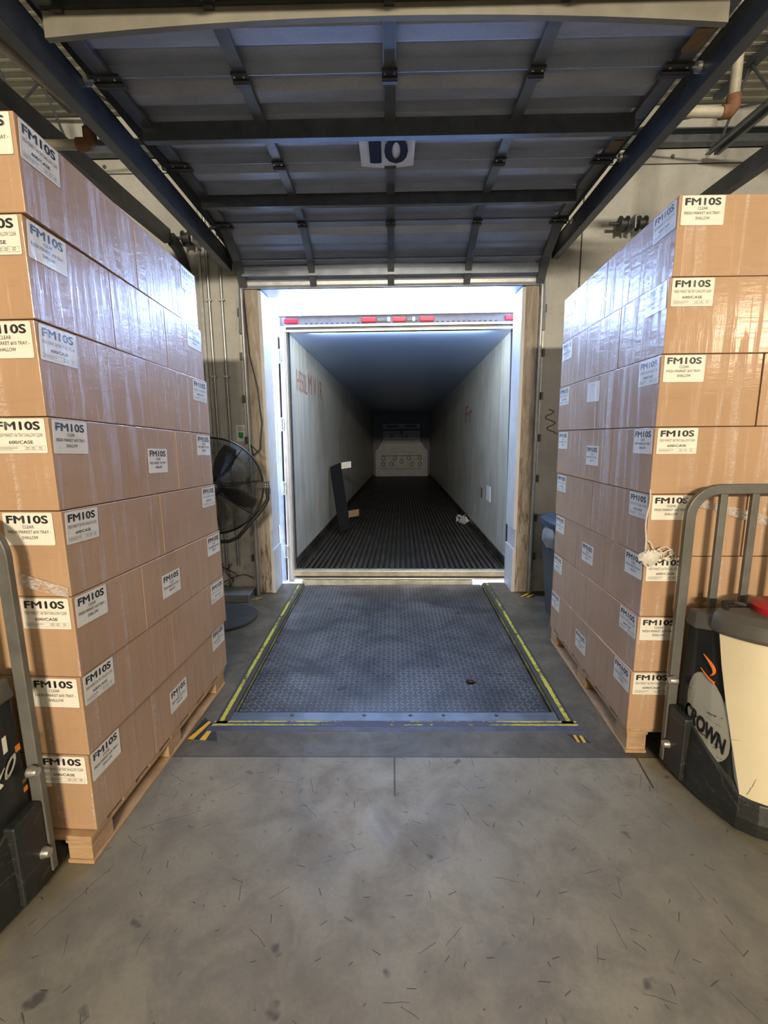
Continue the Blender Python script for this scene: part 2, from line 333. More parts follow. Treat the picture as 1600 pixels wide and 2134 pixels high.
# ------------------------------------------------------------------ mesh helpers
class MB:
    def __init__(s): s.v = []; s.f = []; s.mi = []; s.mats = []
    def _mi(s, mat):
        if mat not in s.mats: s.mats.append(mat)
        return s.mats.index(mat)
    def poly(s, pts, faces, mat):
        o = len(s.v); s.v += [tuple(p) for p in pts]; k = s._mi(mat)
        for f in faces: s.f.append([i+o for i in f]); s.mi.append(k)
        return s
    def hexa(s, c8, mat):
        """c8: bottom ring of 4 (ccw from above) then top ring of 4"""
        return s.poly(c8, [(3, 2, 1, 0), (4, 5, 6, 7), (0, 1, 5, 4), (1, 2, 6, 5), (2, 3, 7, 6), (3, 0, 4, 7)], mat)
    def box(s, x0, x1, y0, y1, z0, z1, mat, T=None):
        c = [(x0, y0, z0), (x1, y0, z0), (x1, y1, z0), (x0, y1, z0), (x0, y0, z1), (x1, y0, z1), (x1, y1, z1), (x0, y1, z1)]
        if T is not None: c = [tuple(T @ Vector(p)) for p in c]
        return s.hexa(c, mat)
    def bar(s, a, b, w, h, mat, up=(0, 0, 1)):
        """rectangular bar from a to b, w sideways, h along up"""
        a = Vector(a); b = Vector(b); d = (b-a).normalized(); u = Vector(up); sd = d.cross(u).normalized(); u = sd.cross(d).normalized()
        c = []
        for p in (a, b):
            c.append([p+sd*w/2*i+u*h/2*j for i, j in ((-1, -1), (1, -1), (1, 1), (-1, 1))])
        return s.poly(c[0]+c[1], [(0, 1, 2, 3), (7, 6, 5, 4), (0, 4, 5, 1), (1, 5, 6, 2), (2, 6, 7, 3), (3, 7, 4, 0)], mat)
    def tube(s, pts, r, mat, seg=10, closed=False, cap=True):
        pts = [Vector(p) for p in pts]; nP = len(pts); rings = []
        prev = None
        for i, p in enumerate(pts):
            if closed: t = (pts[(i+1) % nP]-pts[i-1]).normalized()
            else: t = (pts[min(i+1, nP-1)]-pts[max(i-1, 0)]).normalized()
            if prev is None:
                ref = Vector((0, 0, 1)) if abs(t.z) < 0.9 else Vector((1, 0, 0)); a = t.cross(ref).normalized()
            else: a = (prev-t*prev.dot(t)).normalized()
            prev = a; b = t.cross(a)
            rr = r[i] if isinstance(r, (list, tuple)) else r
            rings.append([p+(a*math.cos(k*2*math.pi/seg)+b*math.sin(k*2*math.pi/seg))*rr for k in range(seg)])
        V = [q for g in rings for q in g]; F = []
        for i in range(nP if closed else nP-1):
            j = (i+1) % nP
            for k in range(seg): F.append((i*seg+k, i*seg+(k+1) % seg, j*seg+(k+1) % seg, j*seg+k))
        if cap and not closed:
            F.append(tuple(range(seg-1, -1, -1))); F.append(tuple((nP-1)*seg+k for k in range(seg)))
        return s.poly(V, F, mat)
    def disc(s, c, axis, r, th, mat, seg=24):
        c = Vector(c); a = Vector(axis).normalized()
        return s.tube([c-a*th/2, c+a*th/2], r, mat, seg)
    def rings(s, loops, mat, cap0=True, cap1=True, closed=True):
        nL = len(loops[0]); V = [tuple(p) for l in loops for p in l]; F = []
        for i in range(len(loops)-1):
            for k in range(nL if closed else nL-1):
                k2 = (k+1) % nL; F.append((i*nL+k, i*nL+k2, (i+1)*nL+k2, (i+1)*nL+k))
        if cap0: F.append(tuple(range(nL-1, -1, -1)))
        if cap1: F.append(tuple((len(loops)-1)*nL+k for k in range(nL)))
        return s.poly(V, F, mat)
    def profile(s, prof, x0, x1, mat, nseg=1, bow=0.0):
        """extrude open (y,z) polyline along x"""
        L = len(prof); V = []; F = []
        for i in range(nseg+1):
            t = i/nseg; x = x0+(x1-x0)*t; d = bow*(4*t*(1-t))
            V += [(x, y, z+d) for y, z in prof]
        for i in range(nseg):
            for k in range(L-1): F.append((i*L+k, i*L+k+1, (i+1)*L+k+1, (i+1)*L+k))
        return s.poly(V, F, mat)
    def build(s, name, parent=None, loc=(0, 0, 0), bevel=0.0, smooth=False, bseg=2, solid=0.0, fixn=True):
        me = bpy.data.meshes.new(name)
        L = Vector(loc)
        me.from_pydata([tuple(Vector(p)-L) for p in s.v], [], s.f)
        for k in s.mats: me.materials.append(m(k))
        me.polygons.foreach_set('material_index', s.mi)
        if fixn:
            b = bmesh.new(); b.from_mesh(me); bmesh.ops.recalc_face_normals(b, faces=b.faces); b.to_mesh(me); b.free()
        if smooth:
            me.polygons.foreach_set('use_smooth', [True]*len(me.polygons))
            try: me.set_sharp_from_angle(angle=R(35))
            except Exception: pass
        me.update()
        o = bpy.data.objects.new(name, me); COL.objects.link(o); o.location = L
        if parent is not None:
            o.parent = parent
        if solid:
            md = o.modifiers.new('solid', 'SOLIDIFY'); md.thickness = solid; md.offset = 0
        if bevel:
            md = o.modifiers.new('bevel', 'BEVEL'); md.width = bevel; md.segments = bseg; md.limit_method = 'ANGLE'; md.angle_limit = R(40)
        return o
def thing(name, label, cat, loc=(0, 0, 0), rot=(0, 0, 0), group=None):
    o = bpy.data.objects.new(name, None); COL.objects.link(o); o.location = loc; o.rotation_euler = rot
    o.empty_display_size = 0.1
    return tag(o, label, cat, group)
def tag(o, label, cat, group=None):
    o['label'] = label; o['category'] = cat
    if group: o['group'] = group
    return o
def struct(o): o['kind'] = 'structure'; return o
# parts of an Empty: build in world coordinates, then shift into the parent's frame
def part(mb, name, parent, **kw):
    """mb is written in the parent's LOCAL coordinates"""
    return mb.build(name, parent, **kw)
def off(mb, p):
    mb.v = [(x-p[0], y-p[1], z-p[2]) for x, y, z in mb.v]; return mb

# text -> flat mesh fitted into a box
_tc = {}
def text_geo(txt, bold=0.0, shear=0.0):
    key = (txt, shear)
    if key in _tc: return _tc[key]
    cu = bpy.data.curves.new('txt', 'FONT'); cu.body = txt; cu.resolution_u = 3; cu.shear = shear; cu.fill_mode = 'BOTH'
    o = bpy.data.objects.new('txt', cu); COL.objects.link(o)
    bpy.context.view_layer.update()
    dg = bpy.context.evaluated_depsgraph_get(); me = o.evaluated_get(dg).to_mesh()
    V = [tuple(v.co) for v in me.vertices]; F = [tuple(p.vertices) for p in me.polygons]
    o.evaluated_get(dg).to_mesh_clear(); bpy.data.objects.remove(o); bpy.data.curves.remove(cu)
    x0 = min(v[0] for v in V); x1 = max(v[0] for v in V); y0 = min(v[1] for v in V); y1 = max(v[1] for v in V)
    V = [((v[0]-x0)/(x1-x0), (v[1]-y0)/(y1-y0)) for v in V]
    _tc[key] = (V, F); return _tc[key]
def add_text(mb, txt, x0, y0, w, h, z, mat, bold=0.0, shear=0.0, T=None):
    V, F = text_geo(txt, bold, shear)
    for d in (((0, 0),) if bold <= 0 else ((-1, 0), (1, 0), (0, 1), (0, -1), (0, 0))):
        P = [Vector((x0+a*w+d[0]*bold*h*0.7, y0+b*h+d[1]*bold*h*0.5, z+0.00001*(d[0]+2*d[1]))) for a, b in V]
        if T is not None: P = [T @ p for p in P]
        mb.poly(P, F, mat)

# ------------------------------------------------------------------ setting: floor, walls, ceiling
WY = 4.95
b = MB()
for x0, x1, y0, y1 in ((-14, -1.05, -20, 5.24), (1.05, 14, -20, 5.24), (-1.05, 1.05, -20, 2.57)):
    b.box(x0, x1, y0, y1, -0.3, 0, 'concrete_floor')
struct(b.build('floor'))
b = MB(); b.box(-1.05, 1.05, 2.57, 5.24, -0.62, -0.55, 'floor_groove'); b.box(-1.06, -1.05, 2.57, 5.24, -0.6, -0.02, 'floor_groove'); b.box(1.05, 1.06, 2.57, 5.24, -0.6, -0.02, 'floor_groove')
struct(b.build('trim_1'))   # pit below the leveler
b = MB()
b.box(-14, -1.40, WY, 5.24, 0, 4.6, 'painted_wall'); b.box(1.40, 1.748, WY, 5.24, 0, 4.6, 'painted_wall')
b.box(1.762, 14, WY, 5.24, 0, 4.6, 'painted_wall'); b.box(1.748, 1.762, WY+0.02, 5.24, 0, 4.6, 'grimy_steel')
b.box(-1.40, 1.40, WY, 5.24, 3.02, 4.6, 'painted_wall')
struct(b.build('wall_back'))
b = MB(); b.box(-14, 14, WY-0.004, WY, 3.995, 4.003, 'tape_black')
for x in (1.75, 2.16, 2.52, -2.0, -2.6, -3.1): b.disc((x, WY-0.003, 4.06), (0, 1, 0), 0.017, 0.006, 'grey_ink', 14)
struct(b.build('trim_2'))
b = MB(); b.box(-14, 14, 4.84, WY, 4.225, 4.235, 'strut_steel'); b.box(-14, 14, 4.93, WY, 4.12, 4.23, 'strut_steel'); b.box(-14, 14, 4.84, WY, 4.12, 4.13, 'strut_steel')
struct(b.build('trim_3'))
b = MB(); b.box(-14.2, -14, -20, 5.24, 0, 4.6, 'far_wall'); struct(b.build('wall_left'))
b = MB(); b.box(14, 14.2, -20, 5.24, 0, 4.6, 'far_wall'); struct(b.build('wall_right'))
b = MB(); b.box(-14.2, 14.2, -20.2, -20, 0, 4.6, 'far_wall'); struct(b.build('wall_front'))
# corrugated roof deck
b = MB(); prof = []; y = -20.0; P = 0.105; zt, zb = 4.50, 4.462
while y < 5.0:
    prof += [(y, zt), (y+P*0.58, zt), (y+P*0.66, zb), (y+P*0.92, zb), (y+P, zt)]; y += P
b.profile(prof, -14, 14, 'deck_metal'); b.box(-14.2, 14.2, -20.2, 5.24, 4.6, 4.7, 'deck_metal')
struct(b.build('ceiling', fixn=False))
# jambs
def jamb(sx, name):
    b = MB()
    b.box(min(sx*1.262, sx*1.40), max(sx*1.262, sx*1.40), WY-0.02, 5.24, 0, 3.02, 'stained_jamb')
    return struct(b.build(name, bevel=0.006))
jamb(-1, 'trim_4'); jamb(1, 'trim_5')
for sx, nm in ((-1, 'trim_6'), (1, 'trim_7')):
    b = MB(); xs = sorted((sx*1.225, sx*1.262))
    b.box(xs[0], xs[1], WY-0.025, 5.26, 0.0 if sx < 0 else 0.0, 0.46, 'white_paint'); b.box(xs[0], xs[1], WY-0.025, 5.26, 0.66, 2.98, 'white_paint')
    xs2 = sorted((sx*1.245, sx*1.262)); b.box(xs2[0], xs2[1], WY-0.02, 5.26, 0.46, 0.66, 'white_paint')
    struct(b.build(nm, bevel=0.004))
b = MB(); b.box(-1.262, 1.262, WY-0.03, 5.25, 2.985, 3.02, 'strut_steel'); b.box(-1.40, 1.40, WY-0.05, WY-0.02, 2.99, 3.05, 'galvanised_steel')
struct(b.build('trim_8', bevel=0.003))

# ------------------------------------------------------------------ yard outside
b = MB(); b.box(-40, 40, 5.3, 80, -1.25, -1.2, 'asphalt'); o = b.build('trim_9'); struct(o)
b = MB(); b.box(-16, -2.6, 17.0, 17.4, -1.2, 3.2, 'brick'); o = b.build('brick_building', loc=(-9, 17, -1.2)); tag(o, 'red brick building across the yard seen through the gap beside the trailer', 'building')

# ------------------------------------------------------------------ the overhead sectional door
door = thing('door_1', 'grey ribbed sectional overhead dock door standing open overhead', 'door', (0, 3.4, 3.45)); door['kind'] = 'structure'
del door['label']; del door['category']
DO = (0, 3.4, 3.45)
path = [(1.90, 3.455), (2.30, 3.455), (2.72, 3.455), (3.13, 3.455), (3.54, 3.455), (3.96, 3.45), (4.38, 3.405), (4.76, 3.225), (4.93, 3.03)]
def strip(b, y0, z0, y1, z1, x0, x1, mat, last=False):
    d = Vector((0, y1-y0, z1-z0)); L = d.length; d.normalize(); nn = Vector((0, -d.z, d.y)) * -1   # pointing down
    if nn.z > 0: nn = -nn
    def q(s, h): p = Vector((0, y0, z0))+d*s+nn*h; return (p.y, p.z)
    pr = [q(0.004, 0.05), q(0.004, 0.0), q(L*0.26, 0.0), q(L*0.36, 0.034), q(L*0.58, 0.034), q(L*0.74, 0.0), q(L-0.012, 0.0), q(L-0.008, 0.052), q(L-0.001, 0.052)]
    b.profile(pr, x0, x1, mat)
    b.profile([q(L-0.001, 0.052), q(L-0.001, -0.01), q(0.004, -0.01), q(0.004, 0.05)], x0, x1, mat)
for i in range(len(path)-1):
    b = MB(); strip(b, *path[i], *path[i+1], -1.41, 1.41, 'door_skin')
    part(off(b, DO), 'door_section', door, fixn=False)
# stiles
for i in range(len(path)-1):
    (y0, z0), (y1, z1) = path[i], path[i+1]
    for x, w in ((-1.375, 0.075), (-0.72, 0.06), (0.0, 0.06), (0.70, 0.06), (1.375, 0.075)):
        b = MB(); d = Vector((0, y1-y0, z1-z0)).normalized(); up = Vector((0, -d.z, d.y))
        a = Vector((x, y0, z0))-up*0.045; c = Vector((x, y1, z1))-up*0.045
        b.bar(a+d*0.004, c-d*0.004, w, 0.026, 'door_stile_steel', up)
        part(off(b, DO), 'stile', door, bevel=0.003)
# hinges at alternate joints
for (y, z) in ((2.72, 3.455), (3.54, 3.455), (4.38, 3.405)):
    for x, w in ((-1.36, 0.13), (-0.72, 0.075), (0, 0.075), (0.70, 0.075), (1.36, 0.13)):
        b = MB(); b.box(x-w/2, x+w/2, y-0.05, y+0.05, z-0.072, z-0.058, 'dark_steel'); b.tube([(x-w/2, y, z-0.078), (x+w/2, y, z-0.078)], 0.011, 'dark_steel', 8)
        for dx in (-0.3, 0.3): b.disc((x+dx*w, y-0.035, z-0.075), (0, 0, 1), 0.006, 0.006, 'bolt_metal', 8)
        part(off(b, DO), 'hinge', door)
# struts
def strut(y, zb, zt, mat, x0=-1.40, x1=1.36, bow=0.0, lip=0.045):
    b = MB()
    b.profile([(y+lip, zb+0.012), (y+lip, zb), (y, zb), (y, zt), (y+0.05, zt), (y+0.05, zt-0.004), (y+0.004, zt-0.004), (y+0.004, zb+0.004), (y+lip-0.004, zb+0.004), (y+lip-0.004, zb+0.012)], x0, x1, mat, 16, bow)
    return part(off(b, DO), 'strut', door, fixn=False)
s_ = strut(2.30, 3.30, 3.40, 'beige_steel', -1.40, 1.345, 0.05, 0.03); s_['label'] = 'beige door strut nearest the camera'
b = MB(); b.box(-1.40, 1.345, 2.28, 2.30, 3.395, 3.42, 'dark_steel')
for x in (-1.33, -0.72, 0, 0.7, 1.28): b.box(x-0.02, x+0.02, 2.275, 2.30, 3.38, 3.43, 'dark_steel')
part(off(b, DO), 'edge_seal', door)
strut(3.11, 3.33, 3.425, 'strut_steel'); strut(3.98, 3.325, 3.425, 'strut_steel')
strut(4.80, 3.07, 3.165, 'blue_grey_steel', -1.36, 1.33, 0, 0.02)
# amber stickers on the right end stile
b = MB(); b.box(1.32, 1.40, 2.47, 2.60, 3.392, 3.396, 'amber_sticker'); b.box(1.34, 1.40, 3.33, 3.44, 3.392, 3.396, 'amber_sticker')
part(off(b, DO), 'sticker', door)
# rollers on the end hinges
for (y, z) in ((2.72, 3.40), (3.54, 3.40), (4.38, 3.34)):
    for sx in (-1, 1):
        b = MB(); b.tube([(sx*1.36, y, z), (sx*1.47, y, z)], 0.006, 'bolt_metal', 8); b.disc((sx*1.47, y, z), (1, 0, 0), 0.024, 0.02, 'aluminium', 16)
        part(off(b, DO), 'roller', door)
# bay number sheet
b = MB(); T = Matrix.Identity(4)
T = Matrix(((1, 0, 0, -0.018), (0, -1, 0, 3.555), (0, 0, -1, 3.385), (0, 0, 0, 1)))
W_, H_ = 0.335, 0.43
pts = []
for i in range(9):
    t = i/8
    for j in range(2): pts.append(T @ Vector((-W_/2+W_*t, H_*j, 0.012*math.sin(math.pi*t)*(1-j))))
b.poly(pts, [(2*i, 2*i+2, 2*i+3, 2*i+1) for i in range(8)], 'paper')
add_text(b, '1', -0.10, 0.07, 0.055, 0.27, 0.014, 'navy_ink', 0.05, 0, T); add_text(b, '0', -0.008, 0.065, 0.125, 0.28, 0.014, 'navy_ink', 0.05, 0, T)
o = b.build('number_sign', loc=(-0.018, 3.34, 3.385), fixn=False); tag(o, 'white paper sheet printed 10 stuck under the raised dock door', 'sign')

# tracks
def track(sx, label):
    X = sx*1.50; z1, z0 = 3.165, (3.31 if sx < 0 else 3.36)
    z1 = 3.165 if sx < 0 else 3.23
    base = (X, 4.9, 0); t = thing('door_track', label, 'track', base, group=None)
    b = MB()   # horizontal angle, tall web and lower lip
    a = Vector((sx*1.47, 4.88, z1-0.03)); c = Vector((X, 0.4, z0+(z0-z1)*0.55))
    w = sx
    b.bar(a+Vector((0, 0, 0.07)), c+Vector((0, 0, 0.07)), 0.006, 0.14, 'dark_steel')
    b.bar(a+Vector((w*0.03, 0, 0.003)), c+Vector((w*0.03, 0, 0.003)), 0.06, 0.006, 'strut_steel')
    b.bar(a+Vector((w*0.02, 0, 0.14)), c+Vector((w*0.02, 0, 0.14)), 0.05, 0.006, 'dark_steel')
    part(off(b, base), 'horizontal_angle', t)
    b = MB(); b.bar(a+Vector((-w*0.03, 0, 0.20)), c+Vector((-w*0.03, 0, 0.20)), 0.05, 0.05, 'dark_steel')
    part(off(b, base), 'roller_track', t)
    b = MB(); pts = []
    for k in range(9):
        an = k/8*math.pi/2; pts.append(Vector((X-w*(0.03+0.07*k/8), 4.55+0.36*math.sin(an), z1+0.20-0.36*(1-math.cos(an)))))
    pts.append(Vector((sx*1.42, 4.91, 2.6)))
    for p, q in zip(pts, pts[1:]): b.bar(p, q+(q-p)*0.02, 0.05, 0.045, 'strut_steel', (1, 0, 0))
    part(off(b, base), 'curved_track', t)
    b = MB(); b.box(min(sx*1.385, sx*1.391), max(sx*1.385, sx*1.391), WY-0.10, WY-0.02, 0, 2.98, 'galvanised_steel')
    b.box(min(sx*1.385, sx*1.44), max(sx*1.385, sx*1.44), WY-0.028, WY-0.022, 0, 2.98, 'galvanised_steel')
    b.tube([(sx*1.405, WY-0.055, 0.0), (sx*1.405, WY-0.055, 2.98)], 0.014, 'galvanised_steel', 10)
    part(off(b, base), 'vertical_track', t)
    for z in (0.35, 0.75, 1.15, 1.55, 1.95, 2.35, 2.75):
        b = MB(); b.box(min(sx*1.43, sx*1.455), max(sx*1.43, sx*1.455), WY-0.045, WY-0.02, z, z+0.07, 'dark_steel'); part(off(b, base), 'bracket', t, bevel=0.002)
    return t
track(-1, 'dark steel door track along the left edge of the open overhead door')
track(1, 'dark steel door track along the right edge of the open overhead door')
# outer rails
def rail(X, z, y0, label, curve=True):
    t = thing('support_rail', label, 'rail', (X, WY, z)); b = MB()
    y1 = 4.55 if curve else 4.9
    b.bar((X, y0, z+0.05), (X, y1, z+0.02), 0.006, 0.11, 'dark_steel'); b.bar((X+0.03*(1 if X > 0 else -1), y0, z+0.0), (X+0.03*(1 if X > 0 else -1), y1, z-0.03), 0.06, 0.008, 'dark_steel')
    part(off(b, (X, WY, z)), 'horizontal_rail', t)
    if curve:
        b = MB(); pts = [Vector((X, 4.55+0.33*math.sin(k/8*math.pi/2), z+0.0-0.33*(1-math.cos(k/8*math.pi/2)))) for k in range(9)]
        pts.append(Vector((X, 4.89, 0.02)))
        for p, q in zip(pts, pts[1:]): b.bar(p, q+(q-p)*0.02, 0.10, 0.05, 'dark_steel', (1, 0, 0))
        part(off(b, (X, WY, z)), 'vertical_rail', t)
    return t
rail(-1.88, 3.31, 0.9, 'dark steel rail curving down the wall left of the dock door')
rail(2.30, 3.31, 1.4, 'dark steel rail sloping overhead above the right stack of cartons', False)

# pulleys / cable drums on the wall
def drum(x, z, label, n_=1):
    t = thing('cable_pulley', label, 'pulley', (x, WY, z))
    b = MB(); b.tube([(x-0.12, 4.80, z), (x+0.16, 4.80, z)], 0.014, 'dark_steel', 12); part(off(b, (x, WY, z)), 'shaft', t)
    for i in range(n_):
        xx = x+0.16*i; b = MB(); b.disc((xx-0.03, 4.80, z), (1, 0, 0), 0.062, 0.012, 'dark_steel', 28); b.disc((xx, 4.80, z), (1, 0, 0), 0.045, 0.06, 'dark_steel', 28); b.disc((xx+0.03, 4.80, z), (1, 0, 0), 0.062, 0.012, 'dark_steel', 28)
        part(off(b, (x, WY, z)), 'drum', t, smooth=True)
    b = MB(); b.box(x+0.07, x+0.08, 4.72, WY, z-0.06, z+0.05, 'galvanised_steel'); part(off(b, (x, WY, z)), 'bracket', t)
drum(-1.84, 3.40, 'small dark pulley on a short shaft above the left rail')
drum(2.06, 3.46, 'pair of dark cable discs on the wall behind the right stack', 2)

# ------------------------------------------------------------------ ceiling joists and pipes
def joist(x, y0, y1, zb, zt, label, name='roof_joist'):
    t = thing(name, label, 'joist', (x, y0, zb)); b = MB()
    for dx in (-0.022, 0.022): b.bar((x+dx, y0, zb), (x+dx, y1, zb), 0.012, 0.05, 'strut_steel'); b.bar((x+dx*1.8, y0, zb-0.022), (x+dx*1.8, y1, zb-0.022), 0.04, 0.006, 'strut_steel')
    part(off(b, (x, y0, zb)), 'bottom_chord', t)
    b = MB(); b.bar((x, y0, zt), (x, y1, zt), 0.08, 0.03, 'strut_steel'); part(off(b, (x, y0, zb)), 'top_chord', t)
    b = MB(); k = int((y1-y0)/0.32)
    for i in range(k):
        a = (x, y0+i*0.32, zb if i % 2 else zt); c = (x, y0+(i+1)*0.32, zt if i % 2 else zb); b.tube([a, c], 0.011, 'strut_steel', 8)
    part(off(b, (x, y0, zb)), 'web', t); return t
joist(-2.75, -2, 4.8, 4.05, 4.43, 'open web roof joist under the deck left of the dock door')
joist(2.78, -2, 4.8, 4.02, 4.43, 'open web roof joist under the deck above the right stack')
b = MB()
b.tube([(2.0, 4.6, 4.10), (2.78, 4.1, 4.02), (3.6, 3.6, 4.02)], 0.008, 'dark_steel', 8); o = b.build('bridging_rod', loc=(2.78, 4.1, 4.02)); tag(o, 'thin dark bracing rod crossing under the right roof joist', 'rod')
b = MB(); b.tube([(-2.75, 2.9, 4.02), (-2.1, 3.9, 4.06), (-1.9, 4.5, 4.1)], 0.008, 'dark_steel', 8); o = b.build('bridging_rod', loc=(-2.1, 3.9, 4.02)); tag(o, 'thin dark bracing rod under the deck left of the door', 'rod')
def elbow(c, label_mat='rusty_fitting', r=0.042): pass
# left pipe
t = thing('sprinkler_pipe', 'grey pipe run with a rusty elbow beside the left door track', 'pipe', (-1.78, 3.2, 3.4)); P0 = (-1.78, 3.2, 3.4)
b = MB(); b.tube([(-1.64, 0.5, 3.16), (-1.64, 2.93, 3.385), (-1.64, 2.98, 3.385), (-1.64, 3.0, 3.36), (-1.64, 3.0, 3.32)], 0.025, 'pipe_paint', 12); part(off(b, P0), 'long_pipe', t, smooth=True)
b = MB(); b.tube([(-1.64, 3.0, 3.34), (-1.64, 3.0, 3.285), (-1.65, 3.0, 3.267), (-1.67, 3.0, 3.262), (-1.71, 3.0, 3.262)], 0.035, 'rusty_fitting', 14); part(off(b, P0), 'elbow', t, smooth=True)
b = MB(); b.tube([(-1.69, 3.0, 3.262), (-2.5, 2.97, 3.262)], 0.025, 'pipe_paint', 12); part(off(b, P0), 'branch_pipe', t, smooth=True)
# right pipe
P0 = (1.9, 3.45, 3.6); t = thing('sprinkler_pipe', 'pale pipe with rusty elbows dropping beside the right door track', 'pipe', P0)
b = MB(); b.tube([(1.74, 3.44, 3.60), (2.06, 3.455, 3.60)], 0.030, 'pipe_paint', 14); part(off(b, P0), 'branch_pipe', t, smooth=True)
b = MB(); b.tube([(1.665, 3.435, 3.60), (1.76, 3.44, 3.60)], [0.030, 0.040], 'rusty_fitting', 14); b.disc((1.66, 3.435, 3.60), (1, 0, 0), 0.03, 0.02, 'dark_steel', 12); part(off(b, P0), 'sprinkler_head', t, smooth=True)
b = MB(); b.tube([(2.03, 3.455, 3.60), (2.08, 3.455, 3.603), (2.10, 3.455, 3.63), (2.10, 3.455, 3.69)], 0.040, 'rusty_fitting', 14); part(off(b, P0), 'elbow', t, smooth=True)
b = MB(); b.tube([(2.10, 3.455, 3.66), (2.10, 3.45, 4.46)], 0.030, 'pipe_paint', 14); part(off(b, P0), 'drop_pipe', t, smooth=True)

# ------------------------------------------------------------------ dock leveler
LV = (0, 2.77, 0)
t = thing('dock_leveler', 'grey steel diamond tread dock leveler plate in a worn yellow frame', 'dock leveler', LV)
b = MB()
# deck with a lifting hole
x0, x1, y0, y1, zt = -0.958, 0.950, 2.770, 5.185, -0.004
hx, hy, hr = 0.527, 3.128, 0.034
NS = 24
hole = [(hx+hr*math.cos(2*math.pi*k/NS), hy+hr*math.sin(2*math.pi*k/NS)) for k in range(NS)]
sq = 0.1; sqp = []
for k in range(NS):
    a = 2*math.pi*k/NS; c_, s__ = math.cos(a), math.sin(a); mx = max(abs(c_), abs(s__)); sqp.append((hx+sq*c_/mx, hy+sq*s__/mx))
b.rings([[(x, y, zt) for x, y in sqp], [(x, y, zt) for x, y in hole], [(x, y, zt-0.03) for x, y in hole]], 'tread_plate', False, False)
for X0, X1, Y0, Y1 in ((x0, hx-sq, y0, y1), (hx+sq, x1, y0, y1), (hx-sq, hx+sq, y0, hy-sq), (hx-sq, hx+sq, hy+sq, y1)):
    b.poly([(X0, Y0, zt), (X1, Y0, zt), (X1, Y1, zt), (X0, Y1, zt)], [(0, 1, 2, 3)], 'tread_plate')
for a_, c_ in (((x0, y0), (x1, y0)), ((x0, y0), (x0, y1)), ((x1, y0), (x1, y1)), ((x0, y1), (x1, y1))):
    b.poly([(*a_, zt), (*c_, zt), (*c_, zt-0.12), (*a_, zt-0.12)], [(0, 1, 2, 3)], 'grimy_steel')
part(off(b, LV), 'deck_plate', t, fixn=False)
b = MB(); b.box(x0, x1, y0+0.004, y1-0.01, zt-0.034, zt-0.03, 'floor_groove'); part(off(b, LV), 'under_plate', t)
b = MB(); b.box(-0.985, 0.980, 2.672, 2.762, -0.05, 0.0, 'blue_grey_steel')
for x in (-0.62, -0.18, 0.10, 0.30, 0.62): b.disc((x, 2.728, 0.0), (0, 0, 1), 0.012, 0.004, 'black_ink', 14)
part(off(b, LV), 'hinge_plate', t, bevel=0.003)
for sx in (-1, 1):
    X0, X1 = sorted((sx*0.985, sx*1.06))
    b = MB(); b.box(X0, X1, 2.64, 5.23, -0.05, 0.003, 'worn_yellow'); part(off(b, LV), 'side_curb', t, bevel=0.003)
    b = MB(); X0, X1 = sorted((sx*0.972, sx*0.986)); b.box(X0, X1, 2.76, 5.22, -0.12, -0.012, 'olive_seal'); part(off(b, LV), 'side_seal', t)
b = MB(); b.box(-1.07, 1.075, 2.615, 2.670, -0.04, 0.003, 'worn_yellow_blue'); b.box(-1.09, 1.09, 2.57, 2.617, -0.04, 0.002, 'grimy_blue_steel'); part(off(b, LV), 'front_curb', t, bevel=0.003)
b = MB(); b.box(-1.06, 1.06, 5.19, 5.25, -0.3, -0.03, 'sill_aluminium'); part(off(b, LV), 'lip', t)
# loose patches of hazard tape on the floor
def tape(pts, lbl):
    c = Vector((sum(p[0] for p in pts)/4, sum(p[1] for p in pts)/4, 0)); b = MB(); N_ = 5
    P4 = [Vector((p[0], p[1], 0.0015)) for p in pts]
    for i in range(N_):
        t0, t1 = i/N_, (i+1)/N_; sk = 0.18
        def e(t, j): 
            t = min(1, max(0, t)); return P4[0].lerp(P4[1], t) if j == 0 else P4[3].lerp(P4[2], t)
        q = [e(t0-sk, 0) if i else e(0, 0), e(t1-sk, 0) if i < N_-1 else e(1, 0), e(t1+sk, 1) if i < N_-1 else e(1, 1), e(t0+sk, 1) if i else e(0, 1)]
        b.poly([v-Vector((0, 0, 0.0012)) for v in q]+q, [(0, 1, 2, 3), (7, 6, 5, 4), (0, 4, 5, 1), (2, 6, 7, 3)], 'tape_yellow' if i % 2 else 'tape_black')
    o = b.build('hazard_tape', loc=(c.x, c.y, 0)); tag(o, lbl, 'tape', 'scraps of hazard tape on the floor')
tape([(-1.17, 2.50), (-0.99, 2.48), (-1.05, 2.62), (-1.14, 2.70)], 'torn black and yellow hazard tape at the near left corner of the leveler')
tape([(1.01, 2.475), (1.09, 2.47), (1.06, 2.53), (0.98, 2.545)], 'torn black and yellow hazard tape at the near right corner of the leveler')
tape([(1.28, 4.79), (1.42, 4.76), (1.46, 4.86), (1.33, 4.90)], 'torn black and yellow hazard tape at the foot of the right jamb')
tape([(-1.43, 4.72), (-1.33, 4.74), (-1.32, 4.80), (-1.42, 4.77)], 'orange scrap of hazard tape at the foot of the left track')

